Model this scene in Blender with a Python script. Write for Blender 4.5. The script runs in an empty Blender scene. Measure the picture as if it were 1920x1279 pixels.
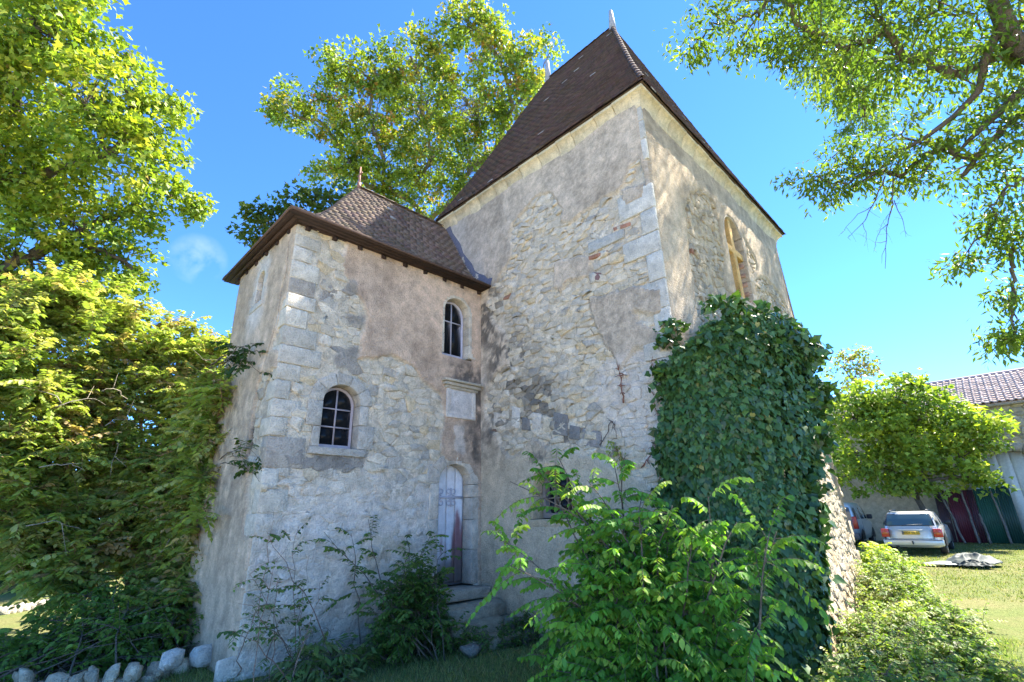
import bpy, bmesh, math, random
import numpy as np
from mathutils import Vector, Matrix

R = math.radians
rng = np.random.default_rng(7)
random.seed(7)
scene = bpy.context.scene
C = scene.collection

# ------------------------------------------------------------------ camera
# World axes follow the old house: +X runs along its door front, +Y along its other front.
EYE = np.array([0.0, 0.0, 1.62])
FPX, PITCH, ROLL, YAW = 920.0, R(19.51), R(1.39), R(44.65)
_right = np.array([math.sin(YAW), -math.cos(YAW), 0.0])
_flat = np.array([math.cos(YAW), math.sin(YAW), 0.0])
_fwd = _flat * math.cos(PITCH) + np.array([0, 0, math.sin(PITCH)])
_up = -_flat * math.sin(PITCH) + np.array([0, 0, math.cos(PITCH)])
_cx = math.cos(ROLL) * _right - math.sin(ROLL) * _up
_cy = math.sin(ROLL) * _right + math.cos(ROLL) * _up
cam_data = bpy.data.cameras.new('camera')
cam = bpy.data.objects.new('camera', cam_data)
C.objects.link(cam)
cam_data.sensor_width = 36.0
cam_data.lens = FPX / 1920 * 36.0
cam_data.clip_start = 0.05
cam_data.clip_end = 3000
M = Matrix.Identity(4)
for i in range(3):
    M[i][0], M[i][1], M[i][2], M[i][3] = _cx[i], _cy[i], -_fwd[i], EYE[i]
cam.matrix_world = M
scene.camera = cam

# ------------------------------------------------------------------ sky and sun
SUN = np.array([0.715, -0.28, 1.0]); SUN /= np.linalg.norm(SUN)
world = bpy.data.worlds.new('World')
scene.world = world
world.use_nodes = True
wn, wl = world.node_tree.nodes, world.node_tree.links
sky = wn.new('ShaderNodeTexSky')
sky.sky_type = 'NISHITA'
sky.sun_disc = False
sky.sun_elevation = math.asin(SUN[2])
sky.sun_rotation = math.atan2(SUN[0], SUN[1])
sky.altitude = 600
sky.air_density = 0.36
sky.dust_density = 0.0
sky.ozone_density = 4.5
hs = wn.new('ShaderNodeHueSaturation')
hs.inputs['Saturation'].default_value = 1.15
wl.new(sky.outputs[0], hs.inputs['Color'])
# one thin wisp of cloud low on the left
tcw = wn.new('ShaderNodeTexCoord')
_d = _fwd + _cx * (372 - 960) / FPX - _cy * (486 - 639.5) / FPX; _d /= np.linalg.norm(_d)
vd = wn.new('ShaderNodeVectorMath'); vd.operation = 'DOT_PRODUCT'; vd.inputs[1].default_value = tuple(_d)
wl.new(tcw.outputs['Generated'], vd.inputs[0])
mrw = wn.new('ShaderNodeMapRange'); mrw.inputs[1].default_value = math.cos(R(2.6)); mrw.inputs[2].default_value = 1.0; mrw.inputs[3].default_value = 0; mrw.inputs[4].default_value = 1
wl.new(vd.outputs['Value'], mrw.inputs[0])
nzw = wn.new('ShaderNodeTexNoise'); nzw.inputs['Scale'].default_value = 22; nzw.inputs['Detail'].default_value = 6; nzw.inputs['Distortion'].default_value = 0.2
wl.new(tcw.outputs['Generated'], nzw.inputs['Vector'])
mrn = wn.new('ShaderNodeMapRange'); mrn.inputs[1].default_value = 0.40; mrn.inputs[2].default_value = 0.75; mrn.inputs[3].default_value = 0; mrn.inputs[4].default_value = 0.4
wl.new(nzw.outputs[0], mrn.inputs[0])
mlw = wn.new('ShaderNodeMath'); mlw.operation = 'MULTIPLY'; wl.new(mrw.outputs[0], mlw.inputs[0]); wl.new(mrn.outputs[0], mlw.inputs[1])
mxw = wn.new('ShaderNodeMix'); mxw.data_type = 'RGBA'; mxw.inputs[7].default_value = (1.6, 1.75, 1.9, 1)
wl.new(mlw.outputs[0], mxw.inputs[0]); wl.new(hs.outputs[0], mxw.inputs[6]); wl.new(mxw.outputs[2], wn['Background'].inputs[0])
wn['Background'].inputs[1].default_value = 0.15
sun_data = bpy.data.lights.new('sun', 'SUN')
sun_data.energy = 3.3
sun_data.angle = R(0.55)
sun_data.color = (1.0, 0.93, 0.80)
sun = bpy.data.objects.new('sun', sun_data)
C.objects.link(sun)
sun.rotation_euler = Vector(-SUN).to_track_quat('-Z', 'Y').to_euler()
scene.view_settings.view_transform = 'Standard'
scene.view_settings.look = 'None'
scene.view_settings.exposure = 2.7
scene.view_settings.gamma = 1.0
scene.render.resolution_x, scene.render.resolution_y = 1024, 682
scene.render.engine = 'CYCLES'
scene.cycles.max_bounces = 6
scene.cycles.diffuse_bounces = 4
scene.cycles.transmission_bounces = 4
scene.cycles.transparent_max_bounces = 8
scene.cycles.use_denoising = True

# ------------------------------------------------------------------ helpers
def at(px, py, r):
    """the place r metres from the eye in the direction of a point of the photograph"""
    d = _fwd + _cx * (px - 960) / FPX - _cy * (py - 639.5) / FPX
    return EYE + d / np.linalg.norm(d) * r

def on_plane(px, py, axis, val):
    d = _fwd + _cx * (px - 960) / FPX - _cy * (py - 639.5) / FPX
    return EYE + d * (val - EYE[axis]) / d[axis]

_T = rng.random(8192)
def vnoise(x, y, z=0.0, seed=0):
    x, y, z = np.broadcast_arrays(np.asarray(x, float), np.asarray(y, float), np.asarray(z, float))
    ix, iy, iz = np.floor(x).astype(np.int64), np.floor(y).astype(np.int64), np.floor(z).astype(np.int64)
    fx, fy, fz = x - ix, y - iy, z - iz
    fx, fy, fz = fx * fx * (3 - 2 * fx), fy * fy * (3 - 2 * fy), fz * fz * (3 - 2 * fz)
    def h(a, b, c):
        return _T[(a * 73856093 ^ b * 19349663 ^ c * 83492791 ^ (seed * 2654435)) & 8191]
    def lerp(a, b, t): return a + (b - a) * t
    return lerp(lerp(lerp(h(ix, iy, iz), h(ix + 1, iy, iz), fx), lerp(h(ix, iy + 1, iz), h(ix + 1, iy + 1, iz), fx), fy),
                lerp(lerp(h(ix, iy, iz + 1), h(ix + 1, iy, iz + 1), fx), lerp(h(ix, iy + 1, iz + 1), h(ix + 1, iy + 1, iz + 1), fx), fy), fz)

def fbm(x, y, z=0.0, seed=0, octv=4):
    s, a, t = 0.0, 1.0, 0.0
    for k in range(octv):
        s = s + a * vnoise(np.asarray(x) * 2 ** k, np.asarray(y) * 2 ** k, np.asarray(z) * 2 ** k, seed + k * 17)
        t += a; a *= 0.5
    return s / t - 0.5          # about -0.5..0.5

def sstep(a, b, x):
    t = np.clip((x - a) / (b - a), 0, 1)
    return t * t * (3 - 2 * t)

def poly_sd(u, v, poly):
    """signed distance, positive inside"""
    u, v = np.asarray(u, float), np.asarray(v, float)
    d2 = np.full(u.shape, 1e9); ins = np.zeros(u.shape, bool)
    n = len(poly)
    for i in range(n):
        ax, ay = poly[i]; bx, by = poly[(i + 1) % n]
        ex, ey = bx - ax, by - ay
        t = np.clip(((u - ax) * ex + (v - ay) * ey) / (ex * ex + ey * ey + 1e-12), 0, 1)
        d2 = np.minimum(d2, (u - ax - t * ex) ** 2 + (v - ay - t * ey) ** 2)
        if ay != by:
            c = (ay > v) != (by > v)
            ins ^= c & (u < (bx - ax) * (v - ay) / (by - ay) + ax)
    d = np.sqrt(d2)
    return np.where(ins, d, -d)

def line_d(u, v, pts):
    d2 = np.full(np.shape(u), 1e9)
    for (ax, ay), (bx, by) in zip(pts[:-1], pts[1:]):
        ex, ey = bx - ax, by - ay
        t = np.clip(((u - ax) * ex + (v - ay) * ey) / (ex * ex + ey * ey + 1e-12), 0, 1)
        d2 = np.minimum(d2, (u - ax - t * ex) ** 2 + (v - ay - t * ey) ** 2)
    return np.sqrt(d2)

def mesh_np(name, V, faces, tint=None, smooth=False):
    """faces: one (M,k) array or a list of such arrays; tint: (N,3) colours kept in a point attribute"""
    me = bpy.data.meshes.new(name)
    if not isinstance(faces, list): faces = [faces]
    faces = [np.asarray(f, np.int32) for f in faces if len(f)]
    V = np.asarray(V, np.float32)
    me.vertices.add(len(V)); me.vertices.foreach_set('co', V.ravel())
    nl = sum(f.size for f in faces); nf = sum(len(f) for f in faces)
    me.loops.add(nl); me.polygons.add(nf)
    me.loops.foreach_set('vertex_index', np.concatenate([f.ravel() for f in faces]))
    tot = np.concatenate([np.full(len(f), f.shape[1], np.int32) for f in faces])
    st = np.concatenate([[0], np.cumsum(tot)[:-1]]).astype(np.int32)
    me.polygons.foreach_set('loop_start', st)
    me.update(calc_edges=True)
    if smooth: me.polygons.foreach_set('use_smooth', np.ones(nf, bool))
    if tint is not None:
        a = me.attributes.new('tint', 'FLOAT_COLOR', 'POINT')
        t = np.ones((len(V), 4), np.float32); t[:, :3] = tint
        a.data.foreach_set('color', t.ravel())
    me.validate(verbose=False)
    return me

def obj(name, me, mat=None, parent=None, loc=None):
    if isinstance(me, bmesh.types.BMesh):
        b = me; me = bpy.data.meshes.new(name); b.to_mesh(me); b.free()
    o = bpy.data.objects.new(name, me)
    C.objects.link(o)
    if mat is not None and not me.materials: me.materials.append(mat)
    if parent is not None: o.parent = parent
    if loc is not None: o.location = loc
    return o

def thing(name, label, cat, loc=(0, 0, 0), rz=0.0, group=None):
    o = bpy.data.objects.new(name, None); C.objects.link(o)
    o.empty_display_size = 0.2
    o.location = loc; o.rotation_euler = (0, 0, rz)
    o['label'] = label; o['category'] = cat
    if group: o['group'] = group
    return o

def tag(o, label=None, cat=None, group=None, kind=None):
    if label: o['label'] = label
    if cat: o['category'] = cat
    if group: o['group'] = group
    if kind: o['kind'] = kind
    return o

class MB:
    """collects simple shapes into one mesh"""
    def __init__(s): s.V = []; s.F = {}; s.T = []; s.n = 0
    def add(s, V, F, tint=None):
        V = np.asarray(V, float); s.V.append(V)
        for f in F: s.F.setdefault(len(f), []).append([i + s.n for i in f])
        s.T.append(np.tile(np.asarray(tint if tint is not None else (1, 1, 1), float), (len(V), 1))); s.n += len(V)
        return s
    def box(s, a, b, tint=None, M=None, jit=0.0, skip=()):
        x0, y0, z0 = a; x1, y1, z1 = b
        V = np.array([(x0, y0, z0), (x1, y0, z0), (x1, y1, z0), (x0, y1, z0), (x0, y0, z1), (x1, y0, z1), (x1, y1, z1), (x0, y1, z1)], float)
        if jit: V += rng.normal(0, jit, V.shape)
        if M is not None: V = V @ np.array(M.to_3x3()).T + np.array(M.translation)
        F = [(0, 3, 2, 1), (4, 5, 6, 7), (0, 1, 5, 4), (1, 2, 6, 5), (2, 3, 7, 6), (3, 0, 4, 7)]
        return s.add(V, [f for i, f in enumerate(F) if i not in skip], tint)
    def tube(s, P, r, k=6, tint=None, cap=True):
        V, F = tube_arrays(P, r, k, cap); return s.add(V, F, tint)
    def prism(s, poly, h0, h1, fn, tint=None):
        """poly in a plane, pushed between two heights; fn(u,v,h)->xyz"""
        n = len(poly)
        V = [fn(u, v, h0) for u, v in poly] + [fn(u, v, h1) for u, v in poly]
        F = [tuple(range(n))[::-1], tuple(range(n, 2 * n))] + [(i, (i + 1) % n, n + (i + 1) % n, n + i) for i in range(n)]
        return s.add(V, F, tint)
    def mesh(s, name, smooth=False):
        return mesh_np(name, np.concatenate(s.V), [np.array(f) for f in s.F.values()], np.concatenate(s.T), smooth)
    def build(s, name, mat, parent=None, smooth=False, bevel=0.0):
        o = obj(name, s.mesh(name, smooth), mat, parent)
        if bevel:
            b = o.modifiers.new('bevel', 'BEVEL'); b.width = bevel; b.segments = 2; b.limit_method = 'ANGLE'
        return o

def tube_arrays(P, r, k=6, cap=True):
    P = np.asarray(P, float); n = len(P); r = np.broadcast_to(np.asarray(r, float), (n,))
    T = np.gradient(P, axis=0); T /= np.linalg.norm(T, axis=1)[:, None] + 1e-9
    ref = np.array([0, 0, 1.0]) if abs(T[0][2]) < 0.9 else np.array([1.0, 0, 0])
    V = []
    for i in range(n):
        a = np.cross(T[i], ref); a /= np.linalg.norm(a) + 1e-9
        b = np.cross(T[i], a); ref = np.cross(a, T[i])
        ang = np.arange(k) * 2 * math.pi / k
        V.append(P[i] + r[i] * (np.cos(ang)[:, None] * a + np.sin(ang)[:, None] * b))
    F = []
    for i in range(n - 1):
        for j in range(k):
            j2 = (j + 1) % k
            F.append((i * k + j, i * k + j2, (i + 1) * k + j2, (i + 1) * k + j))
    if cap: F.append(tuple(range((n - 1) * k, n * k))); F.append(tuple(range(k))[::-1])
    return np.concatenate(V), F

# ------------------------------------------------------------------ materials
def mat_new(name):
    m = bpy.data.materials.new(name); m.use_nodes = True
    nt = m.node_tree; b = nt.nodes['Principled BSDF']
    return m, nt.nodes, nt.links, b

def surf(name, col=(1, 1, 1), rough=0.85, tint=True, var=0.25, scale=9.0, fine=60.0, bump=0.3, dist=0.01, spec=0.25, metal=0.0, streak=False):
    """a worn procedural surface: colour attribute x patchy noise, two scales of bump"""
    m, n, l, b = mat_new(name)
    b.inputs['Roughness'].default_value = rough
    b.inputs['Specular IOR Level'].default_value = spec
    b.inputs['Metallic'].default_value = metal
    tc = n.new('ShaderNodeTexCoord')
    n1 = n.new('ShaderNodeTexNoise'); n1.inputs['Scale'].default_value = scale; n1.inputs['Detail'].default_value = 6; n1.inputs['Roughness'].default_value = 0.62
    n2 = n.new('ShaderNodeTexNoise'); n2.inputs['Scale'].default_value = fine; n2.inputs['Detail'].default_value = 4
    geo = n.new('ShaderNodeNewGeometry')
    src = geo.outputs['Position']
    if streak:
        mp = n.new('ShaderNodeMapping'); mp.inputs['Scale'].default_value = (1, 1, 0.12)
        l.new(src, mp.inputs[0]); l.new(mp.outputs[0], n1.inputs['Vector'])
    else:
        l.new(src, n1.inputs['Vector'])
    l.new(src, n2.inputs['Vector'])
    mr = n.new('ShaderNodeMapRange'); mr.inputs[1].default_value = 0.25; mr.inputs[2].default_value = 0.75
    mr.inputs[3].default_value = 1 - var; mr.inputs[4].default_value = 1 + var
    l.new(n1.outputs[0], mr.inputs[0])
    mr2 = n.new('ShaderNodeMapRange'); mr2.inputs[1].default_value = 0.25; mr2.inputs[2].default_value = 0.75
    mr2.inputs[3].default_value = 1 - var * 0.6; mr2.inputs[4].default_value = 1 + var * 0.6
    l.new(n2.outputs[0], mr2.inputs[0])
    mul = n.new('ShaderNodeMath'); mul.operation = 'MULTIPLY'
    l.new(mr.outputs[0], mul.inputs[0]); l.new(mr2.outputs[0], mul.inputs[1])
    mix = n.new('ShaderNodeVectorMath'); mix.operation = 'SCALE'
    if tint:
        a = n.new('ShaderNodeAttribute'); a.attribute_name = 'tint'
        mm = n.new('ShaderNodeVectorMath'); mm.operation = 'MULTIPLY'
        l.new(a.outputs['Color'], mm.inputs[0]); mm.inputs[1].default_value = col
        l.new(mm.outputs[0], mix.inputs[0])
    else:
        mix.inputs[0].default_value = col
    l.new(mul.outputs[0], mix.inputs['Scale'])
    l.new(mix.outputs[0], b.inputs['Base Color'])
    if bump:
        ad = n.new('ShaderNodeMath'); ad.operation = 'MULTIPLY_ADD'; ad.inputs[1].default_value = 0.6
        l.new(n1.outputs[0], ad.inputs[0]); l.new(n2.outputs[0], ad.inputs[2])
        bp = n.new('ShaderNodeBump'); bp.inputs['Strength'].default_value = bump; bp.inputs['Distance'].default_value = dist
        l.new(ad.outputs[0], bp.inputs['Height']); l.new(bp.outputs[0], b.inputs['Normal'])
    return m

def leaf_mat(name, trans=0.45, rough=0.5, spec=0.3, boost=(1.25, 1.35, 0.5)):
    m, n, l, b = mat_new(name)
    a = n.new('ShaderNodeAttribute'); a.attribute_name = 'tint'
    b.inputs['Roughness'].default_value = rough; b.inputs['Specular IOR Level'].default_value = spec
    l.new(a.outputs['Color'], b.inputs['Base Color'])
    tr = n.new('ShaderNodeBsdfTranslucent')
    mm = n.new('ShaderNodeVectorMath'); mm.operation = 'MULTIPLY'; mm.inputs[1].default_value = boost
    l.new(a.outputs['Color'], mm.inputs[0]); l.new(mm.outputs[0], tr.inputs['Color'])
    mx = n.new('ShaderNodeMixShader'); mx.inputs[0].default_value = trans
    l.new(b.outputs[0], mx.inputs[1]); l.new(tr.outputs[0], mx.inputs[2])
    l.new(mx.outputs[0], n['Material Output'].inputs['Surface'])
    return m

def glass_mat(name, dark=0.55, rough=0.06):
    m, n, l, b = mat_new(name)
    n.remove(b)
    t = n.new('ShaderNodeBsdfDiffuse'); t.inputs[0].default_value = (dark * 0.02, dark * 0.022, dark * 0.024, 1)
    g = n.new('ShaderNodeBsdfGlossy'); g.inputs['Roughness'].default_value = rough
    f = n.new('ShaderNodeLayerWeight'); f.inputs[0].default_value = 0.18
    mx = n.new('ShaderNodeMixShader')
    l.new(f.outputs['Fresnel'], mx.inputs[0]); l.new(t.outputs[0], mx.inputs[1]); l.new(g.outputs[0], mx.inputs[2])
    l.new(mx.outputs[0], n['Material Output'].inputs['Surface'])
    return m

MAT = {}
MAT['masonry'] = surf('masonry', col=(1.10, 1.045, 0.96), rough=0.92, var=0.30, scale=5, fine=42, bump=1.0, dist=0.035, spec=0.1)
MAT['stone'] = surf('stone', col=(1.10, 1.04, 0.94), rough=0.9, var=0.30, scale=8, fine=50, bump=1.0, dist=0.03, spec=0.12)
MAT['tile'] = surf('tile', rough=0.7, var=0.3, scale=12, fine=50, bump=0.3, dist=0.008, spec=0.28)
MAT['wood'] = surf('wood', rough=0.8, var=0.3, scale=14, fine=60, bump=0.4, dist=0.006, spec=0.2)
MAT['paint'] = surf('paint', rough=0.65, var=0.14, scale=11, fine=80, bump=0.25, dist=0.004, spec=0.3)
MAT['bark'] = surf('bark', rough=0.92, var=0.35, scale=9, fine=40, bump=0.8, dist=0.03, spec=0.1)
MAT['iron'] = surf('iron', rough=0.6, var=0.3, scale=20, fine=90, bump=0.3, dist=0.003, spec=0.3)
MAT['glass'] = glass_mat('window_glass')
MAT['leaf'] = leaf_mat('leaf')
MAT['ivy'] = leaf_mat('ivy_leaf', trans=0.18, rough=0.38, spec=0.4, boost=(1.2, 1.4, 0.5))
# ------------------------------------------------------------------ ground
def ground_mat():
    m, n, l, b = mat_new('meadow_ground')
    b.inputs['Roughness'].default_value = 0.95; b.inputs['Specular IOR Level'].default_value = 0.1
    geo = n.new('ShaderNodeNewGeometry')
    def noise(sc, det=5):
        x = n.new('ShaderNodeTexNoise'); x.inputs['Scale'].default_value = sc; x.inputs['Detail'].default_value = det
        x.inputs['Roughness'].default_value = 0.65; l.new(geo.outputs['Position'], x.inputs['Vector']); return x
    a, c, d = noise(0.28), noise(2.2), noise(28)
    def ramp(src, *st):
        r = n.new('ShaderNodeValToRGB'); l.new(src.outputs[0], r.inputs[0])
        while len(r.color_ramp.elements) < len(st): r.color_ramp.elements.new(0.5)
        for e, (p, col) in zip(r.color_ramp.elements, st): e.position = p; e.color = (*col, 1)
        return r
    green = ramp(d, (0.25, (0.075, 0.095, 0.03)), (0.5, (0.14, 0.17, 0.05)), (0.75, (0.22, 0.23, 0.085)))
    dry = ramp(d, (0.25, (0.14, 0.105, 0.045)), (0.75, (0.32, 0.26, 0.14)))
    fac = ramp(a, (0.47, (0, 0, 0)), (0.66, (0.75, 0.75, 0.75)))
    fac2 = ramp(c, (0.5, (0, 0, 0)), (0.78, (0.6, 0.6, 0.6)))
    mx = n.new('ShaderNodeMix'); mx.data_type = 'RGBA'
    l.new(fac.outputs[0], mx.inputs[0]); l.new(green.outputs[0], mx.inputs[6]); l.new(dry.outputs[0], mx.inputs[7])
    mx2 = n.new('ShaderNodeMix'); mx2.data_type = 'RGBA'
    l.new(fac2.outputs[0], mx2.inputs[0]); l.new(mx.outputs[2], mx2.inputs[6]); l.new(dry.outputs[0], mx2.inputs[7])
    l.new(mx2.outputs[2], b.inputs['Base Color'])
    bp = n.new('ShaderNodeBump'); bp.inputs['Strength'].default_value = 0.8; bp.inputs['Distance'].default_value = 0.05
    l.new(d.outputs[0], bp.inputs['Height']); l.new(bp.outputs[0], b.inputs['Normal'])
    return m

def ground_z(x, y):
    d = np.hypot(x, y)
    return 0.05 * fbm(np.asarray(x) * 0.35, np.asarray(y) * 0.35, seed=3) + 0.02 * fbm(np.asarray(x) * 2, np.asarray(y) * 2, seed=5) \
        - 0.02 + 0.0 * d
g1 = np.concatenate([np.linspace(-600, -40, 12), np.linspace(-36, 44, 161), np.linspace(50, 700, 12)])
gx, gy = np.meshgrid(g1, g1, indexing='ij')
gz = ground_z(gx, gy)
N = len(g1)
idx = np.arange(N * N).reshape(N, N)
gf = np.stack([idx[:-1, :-1], idx[1:, :-1], idx[1:, 1:], idx[:-1, 1:]], -1).reshape(-1, 4)
tag(obj('ground', mesh_np('ground', np.stack([gx, gy, gz], -1).reshape(-1, 3), gf, smooth=True), ground_mat()), 'mown meadow with dry patches', kind='structure')

# pale gravel yard added out of view to bounce warm light onto the shaded walls
gr_x = np.linspace(-46, 2.2, 60); gr_y = np.linspace(-46, 4.2, 60)
GX, GY = np.meshgrid(gr_x, gr_y, indexing='ij')
gq = np.arange(3600).reshape(60, 60); gq = np.stack([gq[:-1, :-1], gq[1:, :-1], gq[1:, 1:], gq[:-1, 1:]], -1)
cxm, cym = (GX[:-1, :-1] + GX[1:, 1:]) / 2, (GY[:-1, :-1] + GY[1:, 1:]) / 2
gq = gq[(cxm + cym * 0.6 < 1.6 + 1.2 * fbm(cxm * 0.5, cym * 0.5, seed=2))]
yard = obj('bounce_gravel', mesh_np('bounce_gravel', np.stack([GX, GY, ground_z(GX, GY) + 0.02], -1).reshape(-1, 3), gq, np.tile(np.array((0.62, 0.53, 0.39)), (3600, 1)), True), surf('gravel', rough=0.95, var=0.3, scale=4, fine=55, bump=0.8, dist=0.03, spec=0.1))
tag(yard, 'pale gravel yard added behind the viewpoint to bounce light', kind='structure')

# ------------------------------------------------------------------ the old house: faces, masks, colours
TX, TY, TYE, TXE = 5.85, 2.8, 7.75, 12.03          # tower: left front at x=TX, right front at y=TY
UX, UY, UYE = 2.25, 6.6, 9.07                      # stair turret: door front at y=UY, side at x=UX
def plinth(x, z):                                   # battered foot along the right front
    return np.clip(1 - np.asarray(z) / 3.3, 0, 1.1) * np.clip(1.05 - (np.asarray(x) - TX) / 6.2 * 0.85, 0.15, 1.1) * sstep(TX + 0.02, TX + 0.75, np.asarray(x))
FACES = {
    'TF': dict(fn=lambda u, v, h: (u, UY - h, v), ax=1, val=UY, uv=(0, 2), flip=False),
    'TL': dict(fn=lambda u, v, h: (UX - h, u, v), ax=0, val=UX, uv=(1, 2), flip=True),
    'WL': dict(fn=lambda u, v, h: (TX - h, u, v), ax=0, val=TX, uv=(1, 2), flip=True),
    'WR': dict(fn=lambda u, v, h: (u, TY - plinth(u, v) - h, v), ax=1, val=TY, uv=(0, 2), flip=False),
}
def uv(face, pts):
    f = FACES[face]; out = []
    for px, py in pts:
        p = on_plane(px, py, f['ax'], f['val']); out.append((p[f['uv'][0]], p[f['uv'][1]]))
    return out

TF_PLASTER = uv('TF', [(636, 436), (648, 455), (645, 512), (680, 570), (687, 592), (675, 650), (668, 674), (687, 672), (737, 667), (775, 692), (793, 715), (826, 738), (831, 800), (822, 850), (838, 868), (880, 872), (893, 900), (893, 1150), (930, 1150), (930, 520), (800, 470)])
TF_CEMENT = [uv('TF', p) for p in ([(613, 528), (633, 540), (622, 568), (600, 560)], [(650, 520), (668, 530), (664, 560), (648, 562), (645, 540)], [(652, 590), (684, 594), (684, 610), (650, 607)],
    [(640, 655), (672, 650), (668, 690), (630, 690), (625, 670)], [(585, 845), (690, 845), (680, 880), (600, 884)], [(520, 640), (590, 660), (592, 678), (560, 676)], [(499, 822), (572, 826), (572, 876), (492, 870)])]
TF_LIME = [uv('TF', p) for p in ([(640, 455), (650, 460), (640, 520), (620, 500)], [(850, 800), (868, 800), (868, 850), (850, 845)])]
WL_RUBBLE = uv('WL', [(1035, 360), (1010, 366), (980, 401), (962, 420), (959, 443), (963, 481), (942, 514), (930, 535), (918, 560), (915, 580), (925, 600), (950, 630), (957, 687), (937, 696), (921, 717), (913, 752), (912, 776), (921, 806), (935, 816), (945, 844), (954, 860), (968, 856), (998, 823), (1040, 842), (1080, 850), (1120, 862), (1200, 900), (1300, 960), (1290, 700), (1260, 500), (1195, 290), (1170, 345), (1158, 361), (1118, 385), (1095, 401), (1070, 420), (1052, 415), (1055, 396), (1041, 370)])
WL_ISLES = [uv('WL', p) for p in ([(1045, 490), (1105, 478), (1112, 520), (1066, 530), (1052, 550), (1040, 540)], [(1108, 560), (1190, 538), (1238, 545), (1242, 590), (1190, 585), (1195, 600), (1240, 625), (1240, 640), (1190, 655), (1165, 690), (1135, 650), (1110, 590)],
    [(1145, 285), (1185, 262), (1205, 300), (1180, 318), (1150, 312)], [(1165, 360), (1205, 345), (1208, 372), (1175, 385)])]
WL_SMEAR = uv('WL', [(1130, 680), (1245, 640), (1255, 880), (1140, 800), (1110, 730)])
WR_RUBBLE = [uv('WR', [(1200 + x / 2.663, 160 + y / 2.663) for x, y in p]) for p in (
    [(240, 540), (310, 530), (370, 600), (385, 700), (420, 880), (410, 960), (430, 1020), (500, 1080), (540, 1160), (520, 1240), (300, 1240), (260, 1000), (250, 900), (230, 760), (220, 620)],
    [(505, 750), (570, 860), (580, 920), (560, 960), (530, 860)], [(570, 970), (620, 960), (690, 1040), (730, 1110), (740, 1300), (600, 1260), (570, 1080)])]
TL_CRACK = uv('TL', [(545, 455), (540, 510), (532, 540), (524, 590), (515, 630), (508, 655), (490, 720), (477, 790), (470, 850)])
TL_RUBBLE = [uv('TL', [(535, 560), (560, 600), (530, 660), (512, 655), (525, 600)]), uv('TL', [(494, 700), (530, 690), (500, 900), (475, 1000), (462, 1000), (470, 860), (480, 760)])]

def mask(face, u, v):
    """1 plaster, 0 bare stone"""
    w = 0.16 * fbm(u * 5, v * 5, seed=31) + 0.05 * fbm(u * 18, v * 18, seed=37)
    if face == 'TF':
        s = poly_sd(u, v, TF_PLASTER)
    elif face == 'WL':
        s = -poly_sd(u, v, WL_RUBBLE)
        for p in WL_ISLES: s = np.maximum(s, poly_sd(u, v, p))
    elif face == 'WR':
        s = np.full(np.shape(u), 1.0)
        for p in WR_RUBBLE: s = np.minimum(s, -poly_sd(u, v, p))
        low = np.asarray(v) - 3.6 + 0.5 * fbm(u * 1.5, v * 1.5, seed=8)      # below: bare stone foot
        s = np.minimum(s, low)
    else:
        s = np.full(np.shape(u), 1.0)
        for p in TL_RUBBLE: s = np.minimum(s, -poly_sd(u, v, p))
    return sstep(-0.010, 0.010, s + w * 0.6)

def blobs(u, v, polys, soft=0.03, k=0.1):
    s = np.zeros(np.shape(u))
    for p in polys: s = np.maximum(s, sstep(-soft, soft, poly_sd(u, v, p) + k * fbm(u * 9, v * 9, seed=51)))
    return s

def L3(a, b, t): return a + (np.asarray(b) - a) * np.asarray(t)[..., None]

def dirt(face, u, v):
    """0..1 dark weathering (algae and soot run-off), kept in the shape it has on the wall"""
    n = 0.6 * fbm(u * 3.2, v * 2.2, seed=61) + 0.9 * fbm(u * 9, v * 7, seed=62) + 0.5 * fbm(u * 26, v * 20, seed=63)
    d = np.zeros(np.shape(u))
    if face == 'WL':
        for (cu, cv, ru, rv, k) in ((6.35, 5.15, 0.5, 0.9, 1.25), (5.9, 4.2, 0.75, 0.9, 1.0), (5.35, 3.35, 0.9, 0.75, 1.05), (6.2, 3.1, 0.6, 1.0, 0.7), (4.75, 2.75, 0.85, 0.28, 0.8), (6.5, 5.6, 0.38, 0.6, 1.5), (5.2, 2.45, 0.35, 0.18, 0.7), (5.5, 3.9, 0.7, 0.9, 0.5)):
            d = np.maximum(d, k * (1 - np.hypot((u - cu) / ru, (v - cv) / rv)) * 1.7)
        d = d * sstep(-0.12, 0.16, n) 
        d = np.maximum(d, 0.5 * sstep(0.55, 0.0, u - 6.0) * 0 )
    elif face == 'TF':
        for (cu, cv, ru, rv, k) in ((5.5, 4.02, 0.55, 0.32, 1.3), (5.78, 3.5, 0.28, 1.0, 1.25), (5.6, 2.75, 0.4, 0.8, 0.85), (5.15, 4.12, 0.28, 0.2, 0.55), (3.15, 2.42, 0.5, 0.2, 0.5), (3.6, 0.3, 1.6, 0.5, 0.45), (5.2, 5.75, 1.2, 0.16, 0.4)):
            d = np.maximum(d, k * (1 - np.hypot((u - cu) / ru, (v - cv) / rv)) * 1.6)
        d = d * sstep(-0.35, 0.2, n)
    elif face == 'TL':
        d = 0.45 * sstep(4.6, 3.0, v) * sstep(1.0, 1.9, v) * sstep(-0.3, 0.2, n)
    elif face == 'WR':
        d = 0.22 * sstep(-0.1, 0.3, n)
    return np.clip(d, 0, 1)

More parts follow.
